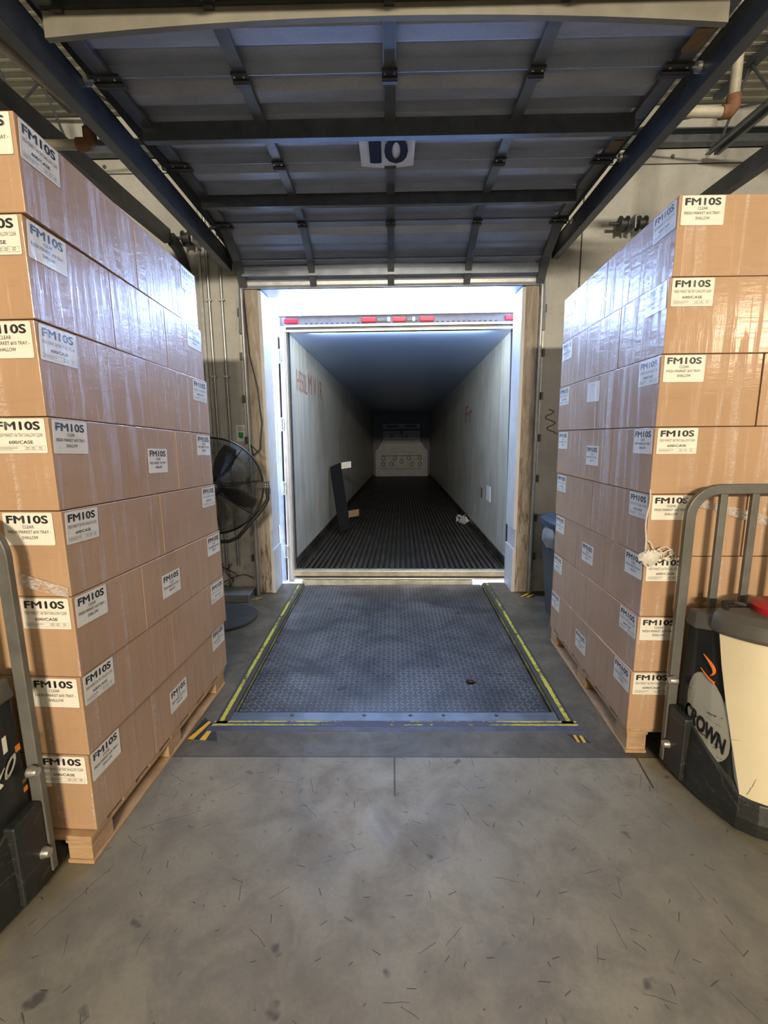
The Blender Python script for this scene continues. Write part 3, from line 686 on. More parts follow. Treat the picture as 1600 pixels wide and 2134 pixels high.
# ------------------------------------------------------------------ the trailer
TO = Vector((0.083, 5.36, 0.115)); tr = thing('semi_trailer', 'white refrigerated semi trailer backed up to the dock with open doors', 'trailer', TO, (R(-2.25), 0, R(-1.15)))
HW, HT, TL = 1.195, 2.585, 15.6
b = MB(); b.box(-HW, HW, 0.02, TL, -0.12, -0.034, 'floor_groove'); part(b, 'floor_pan', tr)
b = MB(); NR = 38; P = 2*HW/NR
for i in range(NR):
    xc = -HW+P*(i+0.5); b.poly([(xc-P*0.30, 0.03, 0), (xc+P*0.30, 0.03, 0), (xc+P*0.30, TL, 0), (xc-P*0.30, TL, 0), (xc-P*0.30, 0.03, -0.034), (xc+P*0.30, 0.03, -0.034), (xc+P*0.30, TL, -0.034), (xc-P*0.30, TL, -0.034)],
                               [(0, 1, 2, 3), (4, 5, 1, 0), (1, 5, 6, 2), (0, 3, 7, 4)], 'floor_rib')
o = part(b, 'floor_rib', tr, fixn=False); o['kind'] = 'stuff'
for sx in (-1, 1):
    b = MB(); xs = sorted((sx*HW, sx*(HW+0.06))); b.box(xs[0], xs[1], 0.0, TL+0.1, 0.0, HT+0.08, 'trailer_lining'); part(b, 'side_lining', tr)
    b = MB()
    for k in range(3): xs = sorted((sx*(HW-0.005-0.03*k), sx*(HW-0.002-0.03*k-0.014))); b.box(xs[0], xs[1], 0.04, TL, 0.0, 0.045-0.015*k, 'floor_rib')
    xs = sorted((sx*(HW-0.012), sx*HW)); b.box(xs[0], xs[1], 0.04, TL, 0.0, 0.11, 'floor_rib')
    part(b, 'kick_rail', tr)
    b = MB(); xs = sorted((sx*(HW+0.06), sx*(HW+0.085))); b.box(xs[0], xs[1], 0.02, TL+0.3, -0.2, HT+0.15, 'trailer_skin'); part(b, 'outer_side', tr)
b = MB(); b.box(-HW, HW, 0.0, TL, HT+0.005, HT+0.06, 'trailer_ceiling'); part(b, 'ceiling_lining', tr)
b = MB(); b.box(-HW-0.08, HW+0.08, 0.03, TL+0.3, HT+0.10, HT+0.15, 'trailer_skin'); part(b, 'roof', tr)
# rear frame
for sx in (-1, 1):
    fr = MB()
    xs = sorted((sx*(HW+0.0), sx*(HW+0.065))); fr.box(xs[0], xs[1], -0.03, 0.03, -0.14, HT+0.15, 'aluminium')
    xs = sorted((sx*(HW-0.012), sx*(HW+0.004))); fr.box(xs[0], xs[1], 0.0, 0.09, 0, HT, 'strut_steel')
    xs = sorted((sx*(HW+0.01), sx*(HW+0.03))); fr.box(xs[0], xs[1], -0.045, -0.03, -0.1, HT+0.02, 'white_paint')
    part(fr, 'rear_post', tr, bevel=0.004)
fr = MB(); fr.box(-HW-0.065, HW+0.065, -0.03, 0.05, HT+0.055, HT+0.15, 'header_grey'); fr.box(-HW-0.08, HW+0.08, -0.05, 0.05, HT+0.148, HT+0.156, 'header_grey')
fr.box(-HW, HW, -0.045, 0.0, HT+0.04, HT+0.062, 'aluminium'); fr.box(-HW, HW, -0.01, 0.05, HT+0.018, HT+0.04, 'strut_steel'); fr.box(-HW, HW, -0.03, 0.05, HT-0.005, HT+0.018, 'aluminium')
for x in [i*0.055 for i in range(-20, 23)]:
    if abs(x) > 0.36 and abs(x) < 1.0: fr.box(x, x+0.022, -0.032, -0.03, HT+0.073, HT+0.081, 'black_ink')
part(fr, 'rear_header', tr, bevel=0.003)
for x, w in ((-1.215, 0.15), (-0.40, 0.16), (-0.07, 0.14), (0.21, 0.15), (1.09, 0.14)):
    b = MB(); b.box(x, x+w, -0.05, -0.028, HT+0.078, HT+0.128, 'red_lens'); part(b, 'marker_light', tr, bevel=0.008)
for x in (-0.125, 0.135, ):
    b = MB(); b.box(x, x+0.028, -0.052, -0.028, HT+0.082, HT+0.125, 'white_lens'); part(b, 'plate_lamp', tr, bevel=0.004)
b = MB()
for x in (-0.235, 0.075): b.box(x, x+0.12, -0.04, -0.028, HT+0.085, HT+0.12, 'strut_steel')
part(b, 'light_bracket', tr, bevel=0.004)
# sill
b = MB(); b.box(-HW-0.01, HW+0.01, -0.05, 0.05, -0.062, 0.0, 'sill_aluminium'); b.box(-HW, HW, -0.058, -0.05, -0.012, -0.002, 'aluminium'); b.box(-HW, HW, -0.058, -0.05, -0.040, -0.030, 'sill_aluminium')
b.box(-HW+0.02, HW-0.02, -0.045, 0.0, -0.075, -0.062, 'black_rubber'); b.box(-1.19, 1.19, -0.06, 0.0, -0.098, -0.080, 'aluminium'); b.box(-1.10, 0.80, -0.09, 0.0, -0.16, -0.105, 'sill_aluminium')
part(b, 'rear_sill', tr, bevel=0.003)
# opened left leaf with hinges
b = MB(); b.box(-HW-0.150, -HW-0.105, 0.02, 1.20, -0.14, HT+0.02, 'white_paint'); b.box(-HW-0.155, -HW-0.10, 0.0, 0.03, -0.14, HT+0.0, 'aluminium'); b.box(-HW-0.100, -HW-0.094, 0.03, 1.2, -0.14, HT-0.04, 'black_rubber')
part(b, 'door_leaf', tr, bevel=0.004)
for z in (0.22, 0.93, 1.62, 2.33):
    b = MB(); b.tube([(-HW-0.085, -0.055, z-0.075), (-HW-0.085, -0.055, z+0.075)], 0.014, 'aluminium', 12)
    b.tube([(-HW-0.085, -0.055, z-0.07), (-HW-0.052, -0.075, z-0.06), (-HW-0.045, -0.075, z), (-HW-0.052, -0.075, z+0.06), (-HW-0.085, -0.055, z+0.07)], 0.007, 'aluminium', 8)
    part(b, 'door_hinge', tr, smooth=True)
# front bulkhead and return air unit
b = MB(); b.box(-HW, HW, TL, TL+0.1, -0.1, HT+0.1, 'bulkhead_dark'); part(b, 'front_wall', tr)
b = MB(); BY = TL-0.25
b.rings([[(x, BY, z) for x, z in ((-1.08, 0), (1.08, 0), (1.08, 1.05), (0.98, 1.15), (0.76, 1.50), (-0.76, 1.50), (-0.98, 1.15), (-1.08, 1.05))], [(x, TL, z) for x, z in ((-1.08, 0), (1.08, 0), (1.08, 1.05), (0.98, 1.15), (0.76, 1.50), (-0.76, 1.50), (-0.98, 1.15), (-1.08, 1.05))]], 'bulkhead_grey')
for sx in (-1, 1):
    for dx in (0.97, 1.04): b.box(min(sx*dx, sx*(dx+0.03)), max(sx*dx, sx*(dx+0.03)), BY-0.02, BY, 0, 1.05, 'bulkhead_grey')
b.box(-0.85, 0.85, BY-0.015, BY, 0.84, 0.87, 'bulkhead_dark'); b.box(-0.9, 0.9, BY-0.015, BY, 0.30, 0.32, 'bulkhead_dark'); b.box(-1.0, 1.0, BY-0.03, BY, 0, 0.06, 'bulkhead_grey')
part(b, 'return_air_bulkhead', tr)
for (x, z, rr) in ((-0.76, 0.76, -20), (-0.28, 0.76, -15), (0.30, 0.76, 15), (0.76, 0.76, 25), (-0.76, 0.50, 20), (-0.42, 0.50, 15), (0.0, 0.62, 0), (0.44, 0.50, -20), (0.76, 0.50, -15)):
    b = MB(); pts = []
    for k in range(16):
        a = 2*math.pi*k/16; px, pz = 0.065*math.cos(a), 0.095*math.sin(a); ca, sa = math.cos(R(rr)), math.sin(R(rr)); pts.append((x+px*ca-pz*sa, BY-0.012, z+px*sa+pz*ca))
    b.tube(pts, 0.012, 'bulkhead_dark', 6, closed=True); part(b, 'air_slot', tr)
b = MB(); b.box(-0.76, 0.76, BY-0.12, TL, 1.52, 1.88, 'bulkhead_grey'); b.box(-0.76, 0.76, BY-0.14, BY, 1.90, 1.95, 'bulkhead_dark'); b.box(-0.76, 0.76, BY-0.10, TL, 1.96, 2.16, 'bulkhead_grey')
b.box(-0.62, -0.12, BY-0.105, BY-0.095, 2.0, 2.12, 'bulkhead_dark'); b.box(0.14, 0.62, BY-0.105, BY-0.095, 2.0, 2.12, 'bulkhead_dark'); b.box(-0.06, 0.06, BY-0.125, BY-0.115, 1.74, 1.88, 'bulkhead_dark')
T = Matrix(((1, 0, 0, 0), (0, 0, -1, BY-0.122), (0, 1, 0, 0), (0, 0, 0, 1)))
add_text(b, '3', -0.50, 1.56, 0.14, 0.20, 0.001, 'black_ink', 0.0, 0, T); add_text(b, '5', -0.02, 1.56, 0.13, 0.20, 0.001, 'black_ink', 0.0, 0, T); add_text(b, '6', 0.14, 1.56, 0.14, 0.20, 0.001, 'black_ink', 0.0, 0, T)
part(b, 'evaporator_cover', tr, fixn=False)
# red spray marks and patches on the lining
def wall_T(sx, y, z):   # text plane on side lining, readable from inside
    X = sx*(HW-0.003)
    return Matrix(((0, 0, -sx, X), (-sx, 0, 0, y), (0, 1, 0, z), (0, 0, 0, 1)))
b = MB(); add_text(b, 'H550L', 0, 0, 0.62, 0.24, 0, 'faded_red_paint', 0.0, 0, wall_T(-1, 0.42, 2.03)); add_text(b, 'M V 1R', 0, 0, 1.1, 0.26, 0, 'faded_red_paint', 0.0, 0, wall_T(-1, 1.15, 2.06))
b.box(-HW, -HW+0.002, 1.70, 1.72, 0.4, 1.55, 'faded_red_paint')
part(b, 'red_marking', tr, fixn=False)
b = MB(); add_text(b, 'Fr', 0, 0, 0.9, 0.30, 0, 'faded_red_paint', 0.0, 0, wall_T(1, 3.9, 1.75)); part(b, 'red_marking', tr, fixn=False)
b = MB(); b.box(HW-0.006, HW, 1.15, 1.45, 0.62, 0.82, 'paper'); b.box(HW-0.006, HW, 1.8, 1.93, 0.60, 0.75, 'brown_paint'); part(b, 'wall_patch', tr)
# crumpled scrap by the right wall
b = MB()
for k in range(7):
    a = random.random()*3; c = Vector((1.08+random.uniform(-.04, .04), 3.3+random.uniform(-.25, .25), 0.05+random.uniform(0, .05)))
    b.box(-.05, .05, -.06, .06, -.012, .012, 'grey_film', Matrix.Translation(c) @ Euler((a, a*1.7, a*2.3)).to_matrix().to_4x4())
b.v = [tuple(tr.matrix_basis @ Vector(p)) if False else p for p in b.v]
sc = b.build('paper_scrap'); sc.matrix_world = Matrix.LocRotScale(TO, Euler((R(-2.25), 0, R(-1.15))), None); tag(sc, 'crumpled grey scraps on the trailer floor by its right wall', 'scrap')

# black board leaning in the trailer
TM = Matrix.LocRotScale(TO, Euler((R(-2.25), 0, R(-1.15))), None)
lb = thing('load_board', 'black flat board with steel brackets leaning on the trailer left wall', 'board'); lb.matrix_world = TM
A = Vector((-0.96, 2.20, 0.0)); Bp = Vector((-1.165, 2.72, 1.02)); side = Vector((0.05, 0.62, 0.0))*0.42
b = MB(); ln = (Bp-A).normalized(); wv = Vector((0.17, 0.10, 0.07)).normalized()*0.20; nn = ln.cross(wv).normalized()*0.02
b.hexa([A-nn, A+wv-nn, A+wv+nn, A+nn, Bp-nn, Bp+wv-nn, Bp+wv+nn, Bp+nn], 'matte_black'); part(b, 'board', lb, bevel=0.01)
for f, mt in ((0.90, 'bolt_metal'), (0.16, 'brown_paint')):
    c = A.lerp(Bp, f)+wv; b = MB(); b.hexa([c+Vector(q) for q in ((0, 0, 0), (0.16, 0.05, 0.02), (0.16, 0.07, 0.02), (0, 0.02, 0), (0, 0, 0.11), (0.16, 0.05, 0.13), (0.16, 0.07, 0.13), (0, 0.02, 0.11))], mt)
    b.bar(c-ln*0.02, c+ln*0.12, 0.012, 0.012, 'bolt_metal'); part(b, 'bracket', lb, bevel=0.004)
# dock seal vinyl seen in the left gap
b = MB(); b.box(-1.262, -1.252, 5.25, 5.33, 0.0, 1.5, 'blue_vinyl'); b.box(-1.40, -1.262, 5.25, 5.30, -0.5, 3.1, 'blue_vinyl'); o = b.build('dock_seal', loc=(-1.26, 5.3, 0)); tag(o, 'blue vinyl dock seal strip between left jamb and trailer', 'dock seal')

# ------------------------------------------------------------------ pallets
ORD = ['top', 'second from the top', 'third from the top', 'fourth from the top', 'fifth from the top', 'third from the bottom', 'second from the bottom', 'bottom']
LEFT = dict(sx=-1, y=(1.72, 3.12), W=1.16,
            xn=[-1.175, -1.190, -1.194, -1.190, -1.186, -1.188, -1.196, -1.204], xf=[-1.165, -1.150, -1.138, -1.142, -1.134, -1.122, -1.120, -1.136],
            zn=[2.719, 2.425, 2.10, 1.78, 1.448, 1.125, 0.804, 0.472, 0.134], zf=[2.615, 2.303, 2.005, 1.686, 1.372, 1.07, 0.765, 0.452, 0.134])
RIGHT = dict(sx=1, y=(2.37, 3.76), W=1.16,
             xn=[1.252, 1.241, 1.236, 1.235, 1.238, 1.238, 1.232, 1.222], xf=[1.240, 1.238, 1.236, 1.244, 1.251, 1.258, 1.259, 1.257],
             zn=[2.708, 2.374, 2.044, 1.715, 1.397, 1.088, 0.776, 0.477, 0.150], zf=[2.596, 2.295, 1.985, 1.675, 1.362, 1.050, 0.745, 0.448, 0.150])
def pallet(S, label, H):
    sx = S['sx']; y0, y1 = S['y']; xc = (S['xn'][-1]+S['xf'][-1])/2+sx*S['W']/2; yc = (y0+y1)/2
    rot = math.atan2(-(S['xf'][-1]-S['xn'][-1]), y1-y0)
    t = thing('pallet', label, 'pallet', (xc, yc, 0), (0, 0, rot), 'wooden block pallets under the cartons')
    L, Wd = (y1-y0)+0.0, S['W']-0.01
    nB = 7
    for i in range(nB):
        yy = -L/2+0.05+(L-0.1)*i/(nB-1); w = 0.10 if i not in (0, nB-1) else 0.11
        b = MB(); b.box(-Wd/2, Wd/2, yy-w/2, yy+w/2, H-0.02, H, 'pallet_wood'); part(b, 'deck_board', t, bevel=0.003)
    for i in range(3):
        xx = (-Wd/2+0.06, 0, Wd/2-0.06)[i]
        b = MB(); b.box(xx-0.055, xx+0.055, -L/2, L/2, H-0.038, H-0.02, 'pallet_wood'); part(b, 'stringer_board', t, bevel=0.003)
        b = MB(); b.box(xx-0.055, xx+0.055, -L/2+0.0, L/2, 0.001, 0.018, 'pallet_wood'); part(b, 'bottom_board', t, bevel=0.003)
        for yy in (-L/2+0.075, 0, L/2-0.075):
            b = MB(); b.box(xx-0.05, xx+0.05, yy-0.07, yy+0.07, 0.018, H-0.038, 'pallet_wood'); part(b, 'block', t, bevel=0.003)
    return t
pallet(LEFT, 'wooden pallet carrying the left stack of cartons', 0.132)
pallet(RIGHT, 'wooden pallet carrying the right stack of cartons', 0.148)

# label meshes
LW, LH = 0.186, 0.119
def plate(b, mat='label_white'):
    r_ = 0.005; pts = []
    for cx, cy, a0 in ((LW/2-r_, LH/2-r_, 0), (-LW/2+r_, LH/2-r_, 90), (-LW/2+r_, -LH/2+r_, 180), (LW/2-r_, -LH/2+r_, 270)):
        for k in range(4): a = R(a0+30*k); pts.append((cx+r_*math.cos(a), cy+r_*math.sin(a)))
    nP = len(pts); b.rings([[(x, y, 0) for x, y in pts], [(x, y, 0.0008) for x, y in pts]], mat)
def label_mesh(kind):
    b = MB(); plate(b); z = 0.0012
    if kind != 'blank':
        add_text(b, 'FM10S', -LW*0.42, LH*0.18, LW*0.82, LH*0.23, z, 'label_black', 0.11)
    if kind == 'A':
        add_text(b, 'FRESH MARKET 10# TRAY SHALLOW CLEAR', -LW*0.44, -LH*0.035, LW*0.88, LH*0.115, z, 'label_grey', 0.0)
        add_text(b, '600/CASE', -LW*0.235, -LH*0.225, LW*0.47, LH*0.09, z, 'label_black', 0.06)
        y0, y1 = -LH*0.43, -LH*0.29; x0, x1 = -LW*0.45, LW*0.46; t_ = 0.0006
        for xa, xb, ya, yb in ((x0, x1, y0, y0+t_), (x0, x1, y1-t_, y1), (x0, x0+t_, y0, y1), (x1-t_, x1, y0, y1), (LW*0.06, LW*0.06+t_, y0, y1), (LW*0.17, LW*0.17+t_, y0, y1), (LW*0.28, LW*0.28+t_, y0, y1)):
            b.poly([(xa, ya, z), (xb, ya, z), (xb, yb, z), (xa, yb, z)], [(0, 1, 2, 3)], 'label_grey')
        for k in range(3): yy = y1-0.004-0.0038*k; b.poly([(x0+0.003, yy, z), (x0+0.07-0.02*(k == 2), yy, z), (x0+0.07-0.02*(k == 2), yy-0.0012, z), (x0+0.003, yy-0.0012, z)], [(3, 2, 1, 0)], 'label_grey')
        for xx in (0.08, 0.19, 0.33):
            for k in range(2): yy = y1-0.004-0.006*k; b.poly([(LW*xx, yy, z), (LW*(xx+0.07), yy, z), (LW*(xx+0.07), yy-0.002, z), (LW*xx, yy-0.002, z)], [(3, 2, 1, 0)], 'label_grey')
    elif kind == 'B':
        add_text(b, 'CLEAR', -LW*0.12, LH*0.02, LW*0.23, LH*0.10, z, 'label_grey', 0.03)
        add_text(b, 'FRESH MARKET #10 TRAY -', -LW*0.43, -LH*0.145, LW*0.87, LH*0.105, z, 'label_grey', 0.03)
        add_text(b, 'SHALLOW', -LW*0.16, -LH*0.31, LW*0.33, LH*0.10, z, 'label_grey', 0.03)
    elif kind == 'blank':
        add_text(b, 'SHALLOW', -LW*0.16, LH*0.30, LW*0.33, LH*0.06, z, 'label_grey', 0.0)
    o = b.build('label_proto', fixn=False); me = o.data; bpy.data.objects.remove(o); return me
LMESH = {k: label_mesh(k) for k in ('A', 'B', 'blank')}
def put_label(kind, parent, center, xdir, up, parent_loc):
    x = Vector(xdir).normalized(); u = Vector(up); nrm = x.cross(u).normalized(); u = nrm.cross(x).normalized()
    Mx = Matrix((x, u, nrm)).transposed().to_4x4(); Mx.translation = Vector(center)+nrm*0.0012-Vector(parent_loc)
    o = bpy.data.objects.new('label', LMESH[kind]); COL.objects.link(o); o.parent = parent; o.matrix_local = Mx
    return o

def carton_stack(S, word, second):
    sx = S['sx']; Y0, Y1 = S['y']; G = 'cartons stacked on the %s pallet' % word
    def P(layer, bi, s, d):     # s 0..1 near to far, d metres into the stack
        x = S['xn'][layer]*(1-s)+S['xf'][layer]*s+sx*d
        z = S['zn'][bi]*(1-s)+S['zf'][bi]*s
        slope = (S['xf'][layer]-S['xn'][layer])/(Y1-Y0)
        return Vector((x, Y0+(Y1-Y0)*s-sx*d*slope, z))
    for L in range(8):
        three = (L % 2 == 1)           # layers that show three carton ends on the side
        cells = []
        if three:
            D = 0.69
            cells = [(0, 1/3, 0, D, 'near corner'), (1/3, 2/3, 0, D, 'middle of the aisle side'), (2/3, 1, 0, D, 'far corner')]
            if second: cells += [(0, 0.5, D, 1.15, 'outer end of the front')]
        else:
            D = 0.46
            cells = [(0, 0.5, 0, D, 'near corner'), (0.5, 1, 0, D, 'far corner')]
            if second: cells += [(0, 1/3, D, 1.15, 'outer end of the front')]
        for (s0, s1, d0, d1, where) in cells:
            g = 0.0009; gs = g/(Y1-Y0); j = random.uniform(-0.0012, 0.0012) if where[:3] in ('mid', 'far') else (0.007 if where.startswith('outer') else 0.0)
            c = []
            for bi, dz in ((L+1, 0.0015), (L, -0.0015)):
                q = [P(L, bi, s0+gs, d0+j), P(L, bi, s0+gs, d1-g+j), P(L, bi, s1-gs, d1-g+j), P(L, bi, s1-gs, d0+j)]
                q = [v+Vector((0, 0, dz)) for v in q]
                if sx < 0: q = [q[1], q[0], q[3], q[2]]
                c += q
            base = sum(c[:4], Vector())/4
            # body with slightly bulging faces
            def bulge(a, b_, c_, d_, amt, nU=6, nV=4):
                pass
            b = MB(); b.hexa(c, 'cardboard')
            if word == 'left' and False: pass
            if where == 'near corner': lab = 'brown carton at the near corner of the %s stack, %s layer' % (word, ORD[L])
            elif where == 'far corner': lab = 'brown carton at the far corner of the %s stack, %s layer' % (word, ORD[L])
            elif where.startswith('middle'): lab = 'brown carton in the middle of the %s stack aisle side, %s layer' % (word, ORD[L])
            else: lab = 'brown carton behind the truck side of the right stack front, %s layer' % ORD[L]
            o = b.build('carton', loc=base, bevel=0.003); tag(o, lab, 'carton', G)
            zt0, zb0 = S['zn'][L], S['zn'][L+1]; n0 = P(L, L, 0, 0); n1 = P(L, L+1, 0, 0)
            fd = Vector((1, 0, 0))                       # front face runs along x (stack yaw is small)
            slope = (S['xf'][L]-S['xn'][L])/(Y1-Y0); fd = Vector((1, -slope, 0)).normalized(); sd = Vector((slope, 1, 0)).normalized()
            front_kind = 'A' if L % 2 else 'B'; side_kind = 'B' if L % 2 else 'A'
            if where == 'near corner':
                inset = 0.012 + (LW/2)
                if L == 3 and sx < 0: inset += 0.0
                fc = P(L, L, 0, 0)+fd*sx*inset*1.0+Vector((0, 0, -LH/2-0.006))
                if word == 'left' and L in (4,): fc += Vector((-0.02, 0, 0))
                put_label(front_kind, o, fc, fd, (0, 0, 1), base)
                # side label
                s_in = (0.014+LW/2)/(Y1-Y0); pt = P(L, L, s_in, 0); dt = (P(L, L, 0.4, 0)-P(L, L, 0.0, 0)).normalized()
                xd = dt*(1 if sx < 0 else -1)
                put_label(side_kind, o, pt+Vector((0, 0, -LH/2-0.008)), xd, (0, 0, 1), base)
            if where == 'far corner':
                s_in = 1-(0.02+LW/2)/(Y1-Y0); pt = P(L, L, s_in, j); dt = (P(L, L, 1.0, 0)-P(L, L, 0.6, 0)).normalized()
                put_label(side_kind if L % 2 == 0 else 'B', o, pt+Vector((0, 0, -LH/2-0.012)), dt*(1 if sx < 0 else -1), (0, 0, 1), base)
            if where.startswith('middle'):
                if L in (3, 5, 7):
                    s_in = 0.52; pt = P(L, L, s_in, j); dt = (P(L, L, 0.7, 0)-P(L, L, 0.3, 0)).normalized()
                    put_label('B', o, pt+Vector((0, 0, -0.10-LH/2)), dt*(1 if sx < 0 else -1), (0, 0, 1), base)
            if word == 'right' and L == 2 and where == 'far corner':
                pt = P(L, L, 0.52+0.03, j); put_label('blank', o, pt+Vector((0, 0, -0.09)), -sd, (0, 0, 1), base)
carton_stack(LEFT, 'left', False)
carton_stack(RIGHT, 'right', True)
# core that fills the unseen middle of each load is not modelled; the front and aisle cartons are
# film tail, rope and knot at the right stack corner
b = MB(); pts = []
for k in range(15):
    a = k/14; pts.append((1.228+0.004*math.sin(9*a), 2.358-0.004*math.cos(5*a), 1.42-0.30*a))
b.tube(pts, 0.0035, 'film_rope', 8)
NX = 1.245; kn = []
for j in range(7):
    r0 = [0.016, 0.034, 0.042, 0.044, 0.038, 0.026, 0.010][j]; kn.append([(NX+(r0*1.15)*math.cos(2*math.pi*k/14)*(1+0.14*math.sin(k*5+j)), 2.352+r0*0.55*math.sin(2*math.pi*k/14)-0.012, 1.128-0.013*j+0.006*math.sin(k*3+j)) for k in range(14)])
b.rings(kn, 'film_rope')
for q in range(4):
    pts = [(NX+0.03+0.10*t_+0.012*math.sin(9*t_+q), 2.345-0.01*math.sin(5*t_), 1.105+0.018*math.sin(7*t_+1.7*q)+0.01*q-0.02*t_) for t_ in [k/12 for k in range(13)]]
    b.tube(pts, 0.003, 'film_rope', 6)
pts = [(1.232+0.05*t_, 2.35, 1.17-0.05*t_+0.01*math.sin(6*t_)) for t_ in [k/8 for k in range(9)]]; b.tube(pts, 0.0035, 'film_rope', 6)
o = b.build('film_knot', loc=(NX, 2.352, 1.05), smooth=True); tag(o, 'white knotted tail of stretch film on the right stack front corner', 'stretch film')
def film_band(pts4, label, rows=8, cols=24, wav=0.002, nrm=Vector((0, -1, 0))):
    a, b_, c, d = [Vector(p) for p in pts4]; B = MB(); V = []
    for i in range(rows+1):
        for j in range(cols+1):
            u, v = j/cols, i/rows; p = a.lerp(b_, u).lerp(d.lerp(c, u), v); V.append(p+nrm*(0.004+wav*(0.5+0.5*math.sin(i*2.6+0.4*math.sin(j*0.9)))))
    B.poly(V, [(i*(cols+1)+j, i*(cols+1)+j+1, (i+1)*(cols+1)+j+1, (i+1)*(cols+1)+j) for i in range(rows) for j in range(cols)], 'clear_film')
    o = B.build('film_band', loc=tuple((a+c)/2), smooth=True, fixn=False, solid=0.0004); tag(o, label, 'stretch film', 'loose bands of stretch film')
film_band([(-1.375, 1.715, 1.225), (-1.188, 1.715, 1.165), (-1.188, 1.715, 1.125), (-1.375, 1.715, 1.175)], 'crinkled clear film band on the left stack front, fifth layer')
film_band([(1.39, 2.355, 1.40), (1.80, 2.36, 1.29), (1.80, 2.36, 1.24), (1.39, 2.355, 1.36)], 'crinkled clear film band behind the right truck backrest')

# ------------------------------------------------------------------ pallet trucks
def pallet_truck(cx, cy, label, right):
    base = (cx, cy, 0); t = thing('pallet_truck', label, 'pallet truck', base, group=None)
    # local: x across, y negative towards the camera
    foot = [(-0.355, 0.02), (-0.355, -0.10), (-0.325, -0.26), (-0.285, -0.39), (-0.23, -0.44), (-0.15, -0.475), (0, -0.495), (0.15, -0.475), (0.23, -0.44), (0.285, -0.39), (0.325, -0.26), (0.355, -0.10), (0.355, 0.02)]
    def ring(z, sx_=1.0, dy=0.0, src=foot): return [(x*sx_, y*(1+dy), z) for x, y in src]
    # skirt
    b = MB(); top = []
    for x, y in foot:
        zt = 0.37 if y > -0.11 else 0.37-0.19*min(1, (-y-0.11)/0.26); top.append((x*0.985, y*0.985, zt))
    b.rings([ring(0.03, 1.0), ring(0.10, 1.02, 0.02), top], 'scuffed_black'); part(b, 'skirt', t, bevel=0.006)
    # wheel hidden below
    b = MB(); b.disc((0, -0.25, 0.06), (1, 0, 0), 0.06, 0.08, 'black_rubber', 20); part(b, 'wheel', t)
    # black body
    b = MB(); s = [(-0.335, 0.0), (-0.335, -0.10), (-0.315, -0.20), (-0.285, -0.29), (-0.2, -0.34), (0, -0.36), (0.2, -0.34), (0.285, -0.29), (0.315, -0.20), (0.335, -0.10), (0.335, 0.0)]
    b.rings([[(x, y*1.12, 0.10) for x, y in s], [(x, y*1.05, 0.45) for x, y in s], [(x*0.965, y*0.72, 0.83) for x, y in s]], 'black_paint'); part(b, 'body', t, bevel=0.006)
    # cover
    nA = 14
    def arc(z, yf, ys, w):
        out = []
        for k in range(nA+1):
            u = -1+2*k/nA; out.append((w*math.copysign(abs(u)**0.9, u), -ys-(yf-ys)*(1-abs(u)**2.6), z))
        return out
    lev = [(0.13, 0.475, 0.38, 0.268), (0.20, 0.47, 0.378, 0.276), (0.35, 0.452, 0.335, 0.288), (0.55, 0.425, 0.270, 0.300), (0.72, 0.395, 0.22, 0.306), (0.84, 0.37, 0.19, 0.308)]
    b = MB(); loops = []
    for z, yf, ys, w in lev: a = arc(z, yf, ys, w); loops.append(a+[(w*0.75, -0.12, z), (-w*0.75, -0.12, z)])
    b.rings(loops, 'cream_cover' if right else 'black_paint'); cv = part(b, 'cover', t, smooth=True)
    if right: cv['label'] = 'cream battery cover'
    # grey cap
    b = MB(); cap = []
    for z, gx, gy in ((0.832, 1.0, 1.0), (0.85, 1.02, 1.03), (0.905, 1.0, 1.0), (0.93, 0.93, 0.90)):
        a = arc(z, 0.385*gy, 0.205*gy, 0.314*gx); cap.append(a+[(0.314*gx, -0.15, z), (-0.314*gx, -0.15, z)])
    b.rings(cap, 'grey_truck_paint'); part(b, 'front_cap', t, smooth=True, bevel=0.0)
    b = MB(); b.rings([[(-0.345, 0.0, 0.80), (-0.345, -0.08, 0.80), (-0.30, -0.19, 0.83), (0.30, -0.19, 0.83), (0.345, -0.08, 0.80), (0.345, 0.0, 0.80)], [(-0.335, -0.005, 0.875), (-0.33, -0.06, 0.875), (-0.28, -0.18, 0.90), (0.28, -0.18, 0.90), (0.33, -0.06, 0.875), (0.335, -0.005, 0.875)]], 'grey_truck_paint'); part(b, 'deck', t, bevel=0.01)
    # red disc, cable
    b = MB(); b.tube([(-0.055, -0.20, 0.915), (-0.055, -0.20, 0.955), (-0.055, -0.20, 0.965)], [0.115, 0.115, 0.10], 'red_plastic', 32); part(b, 'red_knob', t, smooth=True)
    b = MB(); b.tube([(-0.275, -0.235, 0.86), (-0.28, -0.19, 0.915), (-0.26, -0.13, 0.945), (-0.2, -0.10, 0.935), (-0.15, -0.13, 0.93)], 0.012, 'black_rubber', 10); b.tube([(-0.262, -0.225, 0.87), (-0.262, -0.18, 0.915), (-0.24, -0.13, 0.93), (-0.19, -0.12, 0.93)], 0.008, 'black_rubber', 10); part(b, 'cable', t, smooth=True)
    # backrest
    H = 1.435; w = 0.36; pts = [(-w, 0.02, 0.05)]
    b = MB(); prev = None; path_ = [(-w, 0.02, 0.06), (-w, 0.02, H-0.13)]
    for k in range(1, 9): a = R(180-90*k/8); path_.append((-w+0.13+0.13*math.cos(a), 0.02, H-0.13+0.13*math.sin(a)))
    path2 = [(-x, y, z) for x, y, z in reversed(path_)]
    full = [Vector(p) for p in path_+path2]
    rings_ = []
